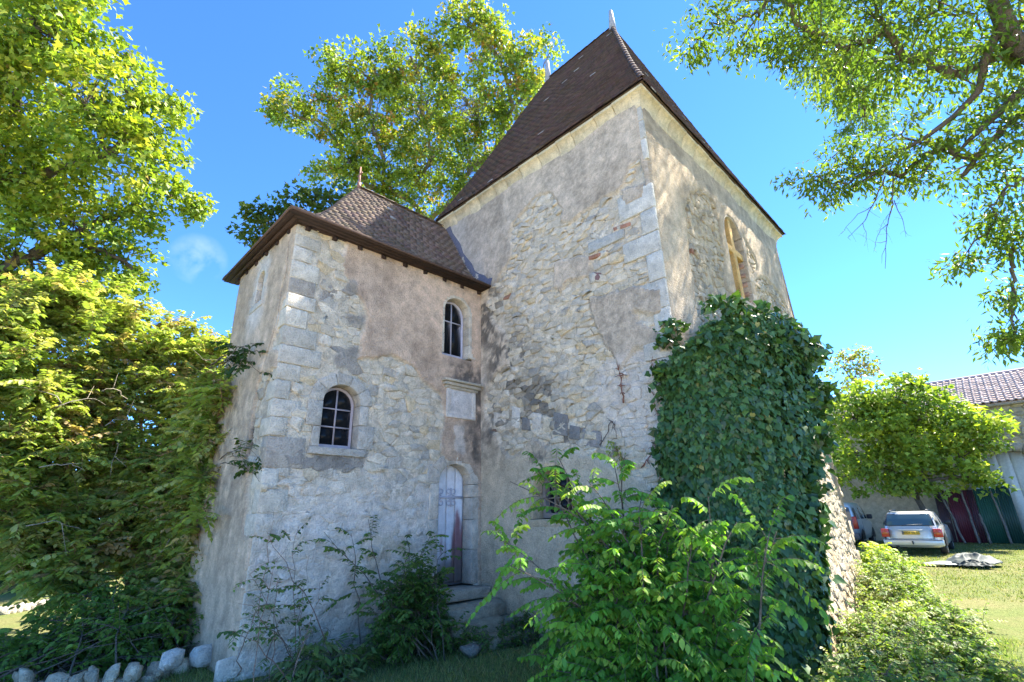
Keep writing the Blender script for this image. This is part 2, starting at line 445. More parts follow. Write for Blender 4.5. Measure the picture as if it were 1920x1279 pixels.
def wall_col(face, u, v, m):
    u, v = np.asarray(u, float), np.asarray(v, float)
    n1 = fbm(u * 1.3, v * 0.8, seed=71)[..., None]; n2 = fbm(u * 6, v * 6, seed=72)[..., None]; n3 = fbm(u * 5, v * 0.7, seed=73)[..., None]
    pl = {'TF': (0.52, 0.395, 0.295), 'TL': (0.50, 0.40, 0.30), 'WL': (0.465, 0.39, 0.305), 'WR': (0.46, 0.375, 0.27)}[face]
    n4 = fbm(u * 24, v * 24, seed=74)[..., None]
    pl = np.asarray(pl) * (1 + 0.5 * n1 + 0.35 * n2 + 0.4 * n3 + (0.7 if face == 'WL' else 0.3) * n4)
    if face == 'WL':
        pl = L3(pl, np.array((0.50, 0.42, 0.31)) * (1 + 0.25 * n2), sstep(2.9, 2.3, v + 0.3 * n1[..., 0]))
        pl = L3(pl, np.array((0.52, 0.48, 0.42)) * (1 + 0.2 * n2), 0.6 * sstep(6.3, 7.4, u + n1[..., 0]))
    mo = np.array((0.545, 0.48, 0.38)) * (1 + 0.35 * n1 + 0.45 * n2 + 0.45 * n4)
    col = L3(mo, pl, m)
    if face == 'TF':
        lime = sstep(2.7, 1.6, v + 0.9 * n1[..., 0]) * (1 - m) * sstep(-0.25, 0.1, fbm(u * 2.5, v * 2.5, seed=80))
        lime = np.maximum(lime, 0.8 * blobs(u, v, TF_LIME))
        col = L3(col, np.array((0.66, 0.61, 0.555)) * (1 + 0.12 * n2), 0.85 * lime)
        col = L3(col, np.array((0.27, 0.25, 0.225)) * (1 + 0.4 * n2), blobs(u, v, TF_CEMENT) * 0.9)
    if face == 'TL':
        w = sstep(0.35, 0.0, np.abs(u - 7.85) - 0.1 + 0.3 * n2[..., 0]) * sstep(4.2, 4.6, v)
        col = L3(col, np.array((0.60, 0.58, 0.55)), 0.7 * w)
        cr = line_d(u, v, TL_CRACK)
        col = L3(col, np.array((0.05, 0.045, 0.04)), sstep(0.02, 0.006, cr))
    if face == 'WL':
        sm = sstep(-0.1, 0.1, poly_sd(u, v, WL_SMEAR))
        col = L3(col, np.array((0.56, 0.51, 0.46)) * (1 + 0.25 * n2), 0.8 * sm)
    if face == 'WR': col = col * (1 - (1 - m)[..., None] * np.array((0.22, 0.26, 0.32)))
    d = dirt(face, u, v)
    return np.clip(L3(col, np.array((0.075, 0.073, 0.07)), 0.82 * d), 0.02, 0.8)

# openings: u0,u1,sill,spring,rise,kind
OPEN = {
    'TF': [(2.90, 3.46, 2.55, 3.18, 0.27), (4.955, 5.53, 4.33, 5.17, 0.27), (4.92, 5.60, 0.60, 2.12, 0.32)],
    'TL': [(7.70, 7.98, 4.86, 5.30, 0.14)],
    'WL': [(4.62, 5.40, 1.55, 1.93, 0.36)],
    'WR': [(8.58, 9.46, 5.26, 6.50, 0.55)],
}
def in_open(face, u, v, grow=0.0):
    r = np.zeros(np.shape(u), bool)
    for (a, b, s, sp, ri) in OPEN[face]:
        c, hw = (a + b) / 2, (b - a) / 2 + grow
        r |= (np.abs(u - c) < hw) & (v > s - grow) & (v < sp)
        r |= (v >= sp) & ((((u - c) / hw) ** 2 + ((v - sp) / (ri + grow)) ** 2) < 1)
    return r

def wall_face(face, u0, u1, v0, v1, res):
    nu, nv = int((u1 - u0) / res) + 1, int((v1 - v0) / res) + 1
    U, V = np.meshgrid(np.linspace(u0, u1, nu), np.linspace(v0, v1, nv), indexing='ij')
    m = mask(face, U, V)
    h = (1 - m) * (-0.008 + 0.04 * fbm(U * 3, V * 3, seed=11) + 0.034 * fbm(U * 16, V * 22, seed=12)) \
        + m * ((0.042 if face == 'WL' else 0.034) + 0.03 * fbm(U * 0.9, V * 0.9, seed=13) + 0.012 * fbm(U * 6, V * 6, seed=14) + 0.006 * fbm(U * 30, V * 30, seed=15))
    if face == 'TF':      # lower down the lime render fills the joints
        h += 0.012 * sstep(2.4, 1.2, V) * (1 - m)
        h += 0.012 * blobs(U, V, TF_CEMENT)
    if face == 'TL':
        h -= 0.05 * sstep(0.022, 0.006, line_d(U, V, TL_CRACK))
    edge = np.minimum(U - u0, u1 - U)
    h = h * sstep(0.0, 0.06, edge)
    X, Y, Z = FACES[face]['fn'](U, V, h)
    P = np.stack(np.broadcast_arrays(X, Y, Z), -1)
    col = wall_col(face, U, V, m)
    idx = np.arange(nu * nv).reshape(nu, nv)
    q = np.stack([idx[:-1, :-1], idx[1:, :-1], idx[1:, 1:], idx[:-1, 1:]], -1)
    uc, vc = (U[:-1, :-1] + U[1:, 1:]) / 2, (V[:-1, :-1] + V[1:, 1:]) / 2
    q = q[~in_open(face, uc, vc, 0.05)]
    if FACES[face]['flip']: q = q[:, ::-1]
    return P.reshape(-1, 3), q, col.reshape(-1, 3)

def merge(parts):
    V, F, T, n = [], [], [], 0
    for v, f, t in parts:
        V.append(v); F.append(np.asarray(f) + n); T.append(t); n += len(v)
    return np.concatenate(V), np.concatenate(F), np.concatenate(T)

def plain_quad(a, b, c, d, t):
    return np.array([a, b, c, d], float), np.array([[0, 1, 2, 3]]), np.tile(np.array(t, float), (4, 1))

house = thing('stone_tower_house', 'old stone tower with brown tiled roof and lower stair turret, plaster flaking off', 'house', (4.0, 6.6, 0))
house_inv = Matrix.Translation((-4.0, -6.6, 0))
def hpart(o, parent=None):
    """parent under the house (or one of its parts) keeping world coordinates"""
    p = parent or house
    o.parent = p
    if p is house: o.matrix_parent_inverse = house_inv
    return o

PC = (0.40, 0.35, 0.28)
tw = merge([wall_face('WL', TY, TYE, -0.3, 8.05, 0.03), wall_face('WR', TX, TXE, -0.3, 8.05, 0.04),
    plain_quad((TXE, TY - 0.2, -0.3), (TXE, TYE, -0.3), (TXE, TYE, 8.05), (TXE, TY, 8.05), PC),
    plain_quad((TXE, TYE, -0.3), (TX, TYE, -0.3), (TX, TYE, 8.05), (TXE, TYE, 8.05), PC),
    # inner skin keeps the rooms dark; the foot closes towards the other front
    plain_quad((TX, TY, 8.04), (TXE, TY, 8.04), (TXE, TYE, 8.04), (TX, TYE, 8.04), (0.1, 0.08, 0.06))])
tower_wall = hpart(obj('tower_wall', mesh_np('tower_wall', *tw), MAT['masonry']))
uw = merge([wall_face('TF', UX, TX + 0.02, -0.3, 5.95, 0.026), wall_face('TL', UY, UYE, -0.3, 5.95, 0.024),
    plain_quad((TX, TYE, -0.3), (TX, UYE, -0.3), (TX, UYE, 5.95), (TX, TYE, 5.95), PC),
    plain_quad((UX, UY, 5.9), (TX, UY, 5.9), (TX, UYE, 5.9), (UX, UYE, 5.9), (0.1, 0.08, 0.06)),
    plain_quad((TX, UYE, -0.3), (UX, UYE, -0.3), (UX, UYE, 5.95), (TX, UYE, 5.95), PC)])
turret_wall = hpart(obj('turret_wall', mesh_np('turret_wall', *uw), MAT['masonry']))

# ------------------------------------------------------------------ bare rubble stones, each its own irregular block
def clip(poly, nx, ny, c):
    out = []; n = len(poly)
    for i in range(n):
        a, b = poly[i], poly[(i + 1) % n]
        da, db = a[0] * nx + a[1] * ny - c, b[0] * nx + b[1] * ny - c
        if da <= 0: out.append(a)
        if (da < 0 < db) or (db < 0 < da):
            t = da / (da - db); out.append((a[0] + (b[0] - a[0]) * t, a[1] + (b[1] - a[1]) * t))
    return out

def voronoi(u0, u1, v0, v1, su, sv, drop, seed, keep):
    r = np.random.default_rng(seed); S = []
    nv, nu = int((v1 - v0) / sv) + 1, int((u1 - u0) / su) + 1
    for j in range(nv):
        off = r.random()
        for i in range(nu):
            if r.random() < drop: continue
            S.append((u0 + (i + off + r.uniform(-0.38, 0.38)) * su, v0 + (j + r.uniform(-0.3, 0.3)) * sv))
    S = np.array(S); A = S.copy(); k = su / sv; A[:, 0] /= k       # work in a squeezed plane: stones lie flat
    kp = keep(S[:, 0], S[:, 1])
    out = []
    rad = sv * 3.2
    for i in np.nonzero(kp)[0]:
        p = A[i]; d = A - p; dd = (d ** 2).sum(1)
        nb = np.nonzero((dd < rad * rad) & (dd > 0))[0]; nb = nb[np.argsort(dd[nb])][:18]
        poly = [(p[0] - rad / 2, p[1] - rad / 2), (p[0] + rad / 2, p[1] - rad / 2), (p[0] + rad / 2, p[1] + rad / 2), (p[0] - rad / 2, p[1] + rad / 2)]
        for j in nb:
            e = d[j]; L = math.sqrt(dd[j])
            poly = clip(poly, e[0] / L, e[1] / L, (p @ e) / L + L / 2)
            if len(poly) < 3: break
        if len(poly) < 3: continue
        out.append(np.array([(a * k, b) for a, b in poly]))
    return out

def chaikin(P, t=0.27):
    Q = []
    n = len(P)
    for i in range(n):
        a, b = P[i], P[(i + 1) % n]
        Q += [a + (b - a) * t, a + (b - a) * (1 - t)]
    return np.array(Q)

ALL_STONES = []     # (score, wall part, V, F, tint)
PAL = [((0.58, 0.515, 0.41), 5), ((0.62, 0.56, 0.465), 3), ((0.53, 0.475, 0.385), 3), ((0.58, 0.48, 0.33), 1.0), ((0.45, 0.42, 0.37), 1.4), ((0.36, 0.20, 0.14), 0.04)]
PALC = np.array([c for c, _ in PAL]); PALW = np.array([w for _, w in PAL]); PALW = PALW / PALW.sum()
EYEV = EYE

def stone_block(face, poly, prot, tint, gap=0.003):
    c = poly.mean(0)
    d = poly - c; L = np.linalg.norm(d, axis=1)[:, None]
    P = c + d * np.clip((L - gap) / L, 0.3, 1)
    P = chaikin(P, 0.13)
    if len(P) > 16: P = P[::2]
    P += rng.normal(0, 0.006, P.shape)
    n = len(P)
    P2 = c + (P - c) * rng.uniform(0.91, 0.965)
    tu, tv = rng.normal(0, 0.10, 2)
    h2 = prot + (P2 - c) @ np.array((tu, tv)) + rng.normal(0, 0.005, n)
    fn = FACES[face]['fn'] if isinstance(face, str) else face
    V = [fn(u, v, -0.05) for u, v in P] + [fn(u, v, h * 0.72) for (u, v), h in zip(P, h2)] + [fn(u, v, h) for (u, v), h in zip(P2, h2)] + [fn(c[0], c[1], prot * 1.05)]
    F4 = [(i, (i + 1) % n, n + (i + 1) % n, n + i) for i in range(n)] + [(n + i, n + (i + 1) % n, 2 * n + (i + 1) % n, 2 * n + i) for i in range(n)]
    F3 = [(2 * n + i, 2 * n + (i + 1) % n, 3 * n) for i in range(n)]
    V = np.array([[float(x) for x in p] for p in V])
    T = np.tile(tint, (len(V), 1)) * rng.uniform(0.93, 1.07, (len(V), 1))
    if isinstance(face, str) and FACES[face]['flip']: F4 = [f[::-1] for f in F4]; F3 = [f[::-1] for f in F3]
    return V, np.array(F4), np.array(F3), T

def rubble(face, part, u0, u1, v0, v1, su, sv, drop, seed, relief=(-0.009, 0.017), hidden=None):
    def keep(u, v):
        return ((face != 'WR') | (u > 6.05)) & (mask(face, u, v) < 0.35) & ~in_open(face, u, v, 0.2) & ~quoin_zone(face, u, v)
    for poly in voronoi(u0, u1, v0, v1, su, sv, drop, seed, keep):
        c = poly.mean(0)
        e = poly.max(0) - poly.min(0)
        if e.max() > 0.75 or e.min() < 0.03: continue
        col = PALC[rng.choice(len(PALC), p=PALW)] * rng.uniform(0.88, 1.08)
        pr = rng.uniform(*relief)
        if face == 'TF':
            lm = float(sstep(2.5, 1.5, c[1])); col = col + (np.array((0.66, 0.61, 0.555)) - col) * 0.8 * lm; pr *= (1 - 0.62 * lm)
            cm = float(blobs(c[0], c[1], TF_CEMENT)); pr *= 1 - 0.6 * cm; col = col + (np.array((0.27, 0.25, 0.225)) - col) * 0.85 * cm
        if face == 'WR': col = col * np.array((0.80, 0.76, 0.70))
        if face == 'WL':
            sm = float(sstep(-0.1, 0.1, poly_sd(c[0], c[1], WL_SMEAR))); pr *= 1 - 0.55 * sm; col = col + (np.array((0.56, 0.51, 0.46)) - col) * 0.7 * sm
        d = float(dirt(face, c[0], c[1]))
        col = col + (np.array((0.085, 0.083, 0.08)) - col) * min(0.8, 0.95 * d * rng.uniform(0.5, 1.1))
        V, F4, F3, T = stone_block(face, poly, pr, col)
        w = V.mean(0); area = e[0] * e[1]
        s = area / ((w - EYE) ** 2).sum() * pr
        if hidden is not None and hidden(c[0], c[1]): s = 0
        ALL_STONES.append((s, part, V, F4, F3, T))

# corner blocks of the turret: top height and length on the door front, length on the side
TQ_PY = [423, 439, 462, 488, 521, 549, 576, 610, 645, 680, 711, 747, 780, 816, 877, 916, 963, 1007, 1060, 1110, 1160, 1215]
TQ_PX = [595, 602, 583, 600, 590, 592, 578, 592, 600, 564, 542, 561, 526, 572, 521, 540, 505, 535, 500, 515, 480]
def corner_px(py): return 568 - (py - 423) * 0.156
TQ = []
for i in range(len(TQ_PX)):
    z1 = on_plane(corner_px(TQ_PY[i]), TQ_PY[i], 1, UY)[2]; z0 = on_plane(corner_px(TQ_PY[i + 1]), TQ_PY[i + 1], 1, UY)[2]
    x1 = on_plane(TQ_PX[i], (TQ_PY[i] + TQ_PY[i + 1]) / 2 + 6, 1, UY)[0]
    TQ.append((z0, z1, max(0.2, x1 - UX), 0.16 + 0.16 * ((i + 1) % 2)))
WQ = []
z = 7.76; i = 0
while z > 3.5:
    hgt = rng.uniform(0.26, 0.44); ln = rng.uniform(0.16, 0.26) if i % 2 else rng.uniform(0.38, 0.72)
    WQ.append((z - hgt, z, ln, 0.03)); z -= hgt; i += 1
def quoin_zone(face, u, v):
    r = np.zeros(np.shape(u), bool)
    if face == 'TF':
        for z0, z1, a, b in TQ: r |= (v > z0) & (v < z1) & (u < UX + a + 0.03)
    if face == 'TL':
        for z0, z1, a, b in TQ: r |= (v > z0) & (v < z1) & (u < UY + b + 0.03)
    if face == 'WL':
        for z0, z1, a, b in WQ: r |= (v > z0) & (v < z1) & (u < TY + a + 0.03)
    return r

def quoin(corner, z0, z1, la, lb, sx, part, tint, ia=0.012, ib=0.012):
    """L-shaped corner block, la along the first front, lb round the corner; uneven edges"""
    cx, cy = corner
    g = 0.005
    j = lambda s=0.006: rng.uniform(-s, s)
    z0 += g; z1 -= g
    m = MB()
    d = 0.10
    if sx == 'U':   # turret: first front faces -y, side faces -x
        pl = [(cx - ib, cy - ia), (cx + la + j(0.02), cy - ia + j()), (cx + la + j(0.02), cy + d), (cx + d, cy + d), (cx + d, cy + lb), (cx - ib + j(), cy + lb + j(0.02))]
    else:           # tower: first front faces -x, side faces -y
        pl = [(cx - ia, cy - ib), (cx + lb, cy - ib + j()), (cx + lb, cy + d), (cx + d, cy + d), (cx + d, cy + la), (cx - ia + j(), cy + la + j(0.02))]
    n = len(pl)
    zt = [z1 + j(0.008) for _ in pl]; zb = [z0 + j(0.008) for _ in pl]
    V = [(x, y, b) for (x, y), b in zip(pl, zb)] + [(x, y, t) for (x, y), t in zip(pl, zt)]
    F = [tuple(range(n))[::-1], tuple(range(n, 2 * n))] + [(i, (i + 1) % n, n + (i + 1) % n, n + i) for i in range(n)]
    m.add(V, F, tint)
    o = m.build('quoin_stone', MAT['stone'], bevel=0.012)
    o.parent = part
    return o

for k, (z0, z1, a, b) in enumerate(TQ):
    base = np.array([(0.55, 0.51, 0.435), (0.49, 0.46, 0.40), (0.57, 0.53, 0.46)][k % 3]) * rng.uniform(0.88, 1.06)
    if k in (4, 13): base = np.array((0.38, 0.345, 0.30))
    quoin((UX, UY), z0, z1, a, b, 'U', turret_wall, base, 0.012 + rng.uniform(-.004, .004), 0.012 + rng.uniform(-.004, .004))
for k, (z0, z1, a, b) in enumerate(WQ):
    if k % 5 == 3 and a < 0.3: continue
    quoin((TX, TY), z0, z1, a, b, 'W', tower_wall, np.array((0.56, 0.545, 0.50)) * rng.uniform(0.82, 1.06), 0.03, 0.03)

rubble('TF', turret_wall, UX, TX, 0.0, 5.9, 0.19, 0.11, 0.25, 101)
rubble('WL', tower_wall, TY, TYE, 0.3, 8.0, 0.17, 0.085, 0.25, 102, (-0.010, 0.024), hidden=lambda u, v: u < 3.1 and v < 4.2)
rubble('WR', tower_wall, TX, TXE, 0.0, 7.9, 0.18, 0.10, 0.22, 103, (0.003, 0.017), hidden=lambda u, v: v < 4.3 and u < 10)
rubble('TL', turret_wall, UY, UYE, 0.0, 5.9, 0.20, 0.13, 0.2, 104)
ALL_STONES.sort(key=lambda s: -s[0])
for s, part, V, F4, F3, T in ALL_STONES[:290]:
    obj('rubble_stone', mesh_np('rubble_stone', V, [F4, F3], T), MAT['stone'], part)
for part in (tower_wall, turret_wall):
    Vs, Q, Tr, Ts, n = [], [], [], [], 0
    for s, p, V, F4, F3, T in ALL_STONES[290:]:
        if p is not part: continue
        Vs.append(V); Q.append(F4 + n); Tr.append(F3 + n); Ts.append(T); n += len(V)
    o = obj('rubble_masonry', mesh_np('rubble_masonry', np.concatenate(Vs), [np.concatenate(Q), np.concatenate(Tr)], np.concatenate(Ts)), MAT['stone'], part)
    o['kind'] = 'stuff'
# ------------------------------------------------------------------ cornice of the tower
CP = [(0.0, 7.66), (0.03, 7.66), (0.035, 7.70), (0.05, 7.76), (0.08, 7.82), (0.115, 7.86), (0.15, 7.88), (0.165, 7.885), (0.165, 7.935), (0.0, 7.935)]
def cornice_run(fn, a, b, mit_a, mit_b, n):
    cuts = np.linspace(a, b, n + 1); cuts[1:-1] += rng.uniform(-0.07, 0.07, n - 1)
    for k in range(n):
        u0, u1 = cuts[k], cuts[k + 1]
        d = rng.uniform(-0.006, 0.006)
        V = []
        for end, u in ((0, u0), (1, u1)):
            for h, zz in CP:
                uu = u
                if end == 0 and k == 0 and mit_a: uu = u - h
                elif end == 0: uu = u + 0.005
                if end == 1 and k == n - 1 and mit_b: uu = u + h
                elif end == 1: uu = u - 0.005
                V.append(fn(uu, zz + d, h + d))
        m = len(CP)
        F = [tuple(range(m)), tuple(range(m, 2 * m))[::-1]] + [(i, m + i, m + (i + 1) % m, (i + 1) % m) for i in range(m)]
        c = np.array((0.60, 0.53, 0.375)) * rng.uniform(0.85, 1.08)
        hpart(MB().add(V, F, c).build('cornice_stone', MAT['stone'], bevel=0.006))
cornice_run(lambda u, z, h: (TX - h, u, z), TY, TYE, True, True, 12)
cornice_run(lambda u, z, h: (u, TY - h, z), TX, TXE, True, True, 14)

# ------------------------------------------------------------------ tiled roofs
TILES = []
def roof_face(part, A, B, D, E_, sag, expo, tw, col, seed, flare=1.0, seen=True):
    A, B, D, E_ = [np.array(p, float) for p in (A, B, D, E_)]
    def pt(s, t):
        s = np.asarray(s, float)[..., None]; t = np.asarray(t, float)[..., None]
        p = (A + (B - A) * t) * (1 - s) + (D + (E_ - D) * t) * s
        p = p + np.array((0, 0, -1.0)) * sag * np.sin(np.pi * np.clip(s, 0, 1) ** flare)
        w = 0.03 * fbm(p[..., 0] * 0.9 + p[..., 1] * 0.9, p[..., 2] * 0.9, seed=seed)
        p[..., 2] += w
        return p
    nrm = np.cross(E_ - D, (A + B) / 2 - (D + E_) / 2); nrm /= np.linalg.norm(nrm)
    if nrm[2] < 0: nrm = -nrm
    L = np.linalg.norm((A + B) / 2 - (D + E_) / 2)
    rows = int(L / expo); ds = 1.0 / rows
    r = np.random.default_rng(seed)
    for k in range(rows):
        s0, s1 = k * ds - 0.45 * ds, (k + 1) * ds
        if k == 0: s0 = 0
        wdt = np.linalg.norm((A + (D - A) * s1) - (B + (E_ - B) * s1))
        n = max(1, int(wdt / tw)); off = 0.5 * (k % 2)
        e = (np.arange(n + 2) - off) / n
        e[1:-1] += r.normal(0, 0.03 / n, n)
        e = np.clip(e, 0, 1)
        a, b = e[:-1], e[1:]; ok = b - a > 0.15 / n; a, b = a[ok], b[ok]; m = len(a)
        g = 0.004 / max(wdt, 0.1)
        lift = r.uniform(0.016, 0.026, m)[:, None] * nrm; lift2 = lift + r.normal(0, 0.002, m)[:, None] * nrm
        slip = s1 + r.normal(0, 0.06, m) * ds
        up0, up1 = pt(np.full(m, s0), a + g) + 0.003 * nrm, pt(np.full(m, s0), b - g) + 0.003 * nrm
        lo0, lo1 = pt(slip, a + g) + lift, pt(slip, b - g) + lift2
        th = 0.015
        V = np.stack([up0, up1, lo1, lo0, lo1 - th * nrm, lo0 - th * nrm, up1 - th * nrm, up0 - th * nrm], 1)   # m,8,3
        c = np.array(col) * r.uniform(0.7, 1.25, (m, 1)) * (1 + 0.35 * fbm(V[:, 3, 0] * 0.8 + V[:, 3, 1], V[:, 3, 2] * 0.8, seed=seed + 5))[:, None]
        c = c * np.array((1, 1, 1)) + r.normal(0, 0.004, (m, 3))
        li = r.random(m) < 0.006; c[li] = (0.30, 0.29, 0.28)
        for q in range(m):
            w = V[q, :4].mean(0); dv = EYE - w; dist = np.linalg.norm(dv)
            sc = max(0.0, float(dv @ nrm) / dist) * (b[q] - a[q]) * wdt * expo / dist ** 2
            TILES.append((sc if seen else 0.0, part, V[q], np.clip(c[q], 0.012, 1)))
    ss, tt = np.meshgrid(np.linspace(0, 1, 13), np.linspace(0, 1, 9), indexing='ij')
    P = pt(ss, tt) - 0.014 * nrm
    idx = np.arange(13 * 9).reshape(13, 9)
    q = np.stack([idx[:-1, :-1], idx[1:, :-1], idx[1:, 1:], idx[:-1, 1:]], -1).reshape(-1, 4)
    return P.reshape(-1, 3), q, np.tile(np.array((0.06, 0.04, 0.03)), (P.size // 3, 1))

BROWN, BROWN2 = (0.078, 0.048, 0.035), (0.145, 0.103, 0.077)
o4 = 0.215
ex0, ex1, ey0, ey1, ez = TX - o4, TXE + o4, TY - o4, TYE + o4, 7.95
rA, rB = (8.93, 4.72, 13.95), (8.93, 7.02, 13.95)
tower_roof = hpart(obj('tower_roof', bpy.data.meshes.new('tower_roof')))
faces = [roof_face(tower_roof, rB, rA, (ex0, ey1, ez), (ex0, ey0, ez), 0.12, 0.09, 0.16, BROWN, 201, 1.6),
         roof_face(tower_roof, rA, rA, (ex0, ey0, ez), (ex1, ey0, ez), 0.12, 0.09, 0.16, BROWN, 202, 1.6),
         roof_face(tower_roof, rA, rB, (ex1, ey0, ez), (ex1, ey1, ez), 0.12, 0.13, 0.2, BROWN, 203, 1.6, False),
         roof_face(tower_roof, rB, rB, (ex1, ey1, ez), (ex0, ey1, ez), 0.12, 0.13, 0.2, BROWN, 204, 1.6, False)]
soff = plain_quad((ex0 + .02, ey0 + .02, 7.942), (ex1 - .02, ey0 + .02, 7.942), (ex1 - .02, ey1 - .02, 7.942), (ex0 + .02, ey1 - .02, 7.942), (0.10, 0.07, 0.05))
me = mesh_np('tower_roof', *merge(faces + [soff])); me.materials.append(MAT['wood'])
tower_roof.data = me
# turret roof: hipped at the free end, its ridge runs into the tower
vx0, vy0, vy1, vz = UX - 0.22, UY - 0.30, UYE + 0.28, 5.80
kA, kB = (3.70, 7.82, 7.80), (TX + 0.05, 7.82, 7.80)
turret_roof = hpart(obj('turret_roof', bpy.data.meshes.new('turret_roof')))
faces = [roof_face(turret_roof, kA, kB, (vx0, vy0, vz), (TX + 0.05, vy0, vz), 0.30, 0.078, 0.15, BROWN2, 211, 1.5),
         roof_face(turret_roof, kA, kA, (vx0, vy1, vz), (vx0, vy0, vz), 0.30, 0.078, 0.15, BROWN2, 212, 1.5),
         roof_face(turret_roof, kB, kA, (TX + 0.05, vy1, vz), (vx0, vy1, vz), 0.30, 0.12, 0.18, BROWN2, 213, 1.5, False)]
me = mesh_np('turret_roof', *merge(faces)); me.materials.append(MAT['wood'])
turret_roof.data = me
TILES.sort(key=lambda t: -t[0])
TQF = np.array([(3, 2, 1, 0), (3, 5, 4, 2), (0, 7, 5, 3), (2, 4, 6, 1)])
for s, part, V, c in TILES[:290]:
    obj('roof_tile', mesh_np('roof_tile', V, TQF, np.tile(c, (8, 1))), MAT['tile'], part)
for part in (tower_roof, turret_roof):
    L = [t for t in TILES[290:] if t[1] is part]
    V = np.concatenate([t[2] for t in L]); Cc = np.repeat(np.array([t[3] for t in L]), 8, 0)
    F = (TQF[None] + 8 * np.arange(len(L))[:, None, None]).reshape(-1, 4)
    o = obj('roof_tiling', mesh_np('roof_tiling', V, F, Cc), MAT['tile'], part); o['kind'] = 'stuff'
# hip and ridge tiles
def ridge_run(part, a, b, sag, flare, n, col):
    a, b = np.array(a, float), np.array(b, float)
    def pt(s):
        p = a + (b - a) * s; p[2] -= sag * math.sin(math.pi * s ** flare); return p
    for k in range(n):
        p0, p1 = pt(k / n), pt((k + 1.12) / n if k < n - 1 else 1.0)
        p0[2] += 0.012; p1[2] += 0.03
        d = p1 - p0; side = np.cross(d, (0, 0, 1)); side /= np.linalg.norm(side); upv = np.cross(side, d); upv /= np.linalg.norm(upv)
        V = []
        for p in (p0, p1):
            for ang in np.linspace(-1.25, 1.25, 5): V.append(p + 0.055 * (side * math.sin(ang) + upv * (math.cos(ang) - 0.45)))
            for ang in np.linspace(1.25, -1.25, 5): V.append(p + 0.043 * (side * math.sin(ang) + upv * (math.cos(ang) - 0.45)))
        F = [(i, (i + 1) % 10, 10 + (i + 1) % 10, 10 + i) for i in range(10)] + [tuple(range(10))[::-1], tuple(range(10, 20))]
        MB().add(V, F, np.array(col) * rng.uniform(0.75, 1.25)).build('hip_tile', MAT['tile'], part)
ridge_run(tower_roof, rA, (ex0, ey0, ez), 0.12, 1.6, 24, BROWN)
ridge_run(tower_roof, rB, rA, 0.0, 1, 8, BROWN)
ridge_run(turret_roof, kA, kB, 0.0, 1, 8, BROWN2)
# lead-clad spikes at the ridge ends, iron cross on the turret
for p, h in ((rA, 0.62), (rB, 0.72)):
    m = MB()
    x, y, z = p
    r0, r1 = 0.095, 0.055
    for (za, ra, zb, rb) in ((z - 0.12, 0.075, z + h, 0.036),):
        V = [(x + sx * ra, y + sy * ra, za) for sx, sy in ((-1, -1), (1, -1), (1, 1), (-1, 1))] + [(x + sx * rb, y + sy * rb, zb) for sx, sy in ((-1, -1), (1, -1), (1, 1), (-1, 1))] + [(x, y, zb + 0.05)]
        m.add(V, [(0, 1, 5, 4), (1, 2, 6, 5), (2, 3, 7, 6), (3, 0, 4, 7), (0, 3, 2, 1)], (0.30, 0.31, 0.34))
        m.add(V[4:], [(0, 1, 4), (1, 2, 4), (2, 3, 4), (3, 0, 4)], (0.30, 0.31, 0.34))
    m.build('finial', MAT['iron'], tower_roof)
m = MB(); x, y, z = kA
m.tube([(x, y, z - 0.1), (x, y, z + 0.5)], [0.03, 0.014], 6, (0.26, 0.12, 0.08))
m.box((x - 0.012, y - 0.09, z + 0.30), (x + 0.012, y + 0.09, z + 0.33), (0.26, 0.12, 0.08))
m.box((x - 0.03, y - 0.03, z - 0.02), (x + 0.03, y + 0.03, z + 0.12), (0.26, 0.13, 0.09))
m.build('finial', MAT['iron'], turret_roof)
# eaves of the turret: soffit boards, fascia and rafter ends
WD = (0.05, 0.03, 0.022)
zb_ = vz - 0.03
for k in range(4):
    y0 = UY - 0.30 + 0.085 * k
    MB().box((vx0 + 0.085 * k, y0 + 0.004, zb_ - 0.025 - 0.002 * (k % 2)), (TX, y0 + 0.081, zb_), np.array(WD) * rng.uniform(0.7, 1.2)).build('soffit_board', MAT['wood'], turret_roof)
for k in range(3):
    x0 = UX - 0.22 + 0.085 * k
    MB().box((x0 + 0.004, vy0 + 0.085 * (k + 1), zb_ - 0.026 - 0.002 * (k % 2)), (x0 + 0.081, vy1, zb_ - 0.001), np.array(WD) * rng.uniform(0.7, 1.2)).build('soffit_board', MAT['wood'], turret_roof)
MB().box((vx0 - 0.025, vy0 - 0.028, zb_ - 0.012), (TX, vy0 - 0.002, zb_ + 0.024), (0.11, 0.068, 0.048)).build('fascia_board', MAT['wood'], turret_roof)
MB().box((vx0 - 0.027, vy0 - 0.001, zb_ - 0.012), (vx0 - 0.002, vy1, zb_ + 0.024), (0.11, 0.068, 0.048)).build('fascia_board', MAT['wood'], turret_roof)
for k in range(9):
    x = UX + 0.1 + k * 0.42
    MB().box((x, UY - 0.07, zb_ - 0.09), (x + 0.07, UY + 0.1, zb_ - 0.03), np.array(WD) * rng.uniform(0.6, 1.1), jit=0.006).build('rafter_end', MAT['wood'], turret_roof)
for k in range(6):
    y = UY + 0.2 + k * 0.45
    MB().box((UX - 0.06, y, zb_ - 0.09), (UX + 0.1, y + 0.07, zb_ - 0.03), np.array(WD) * rng.uniform(0.6, 1.1), jit=0.006).build('rafter_end', MAT['wood'], turret_roof)
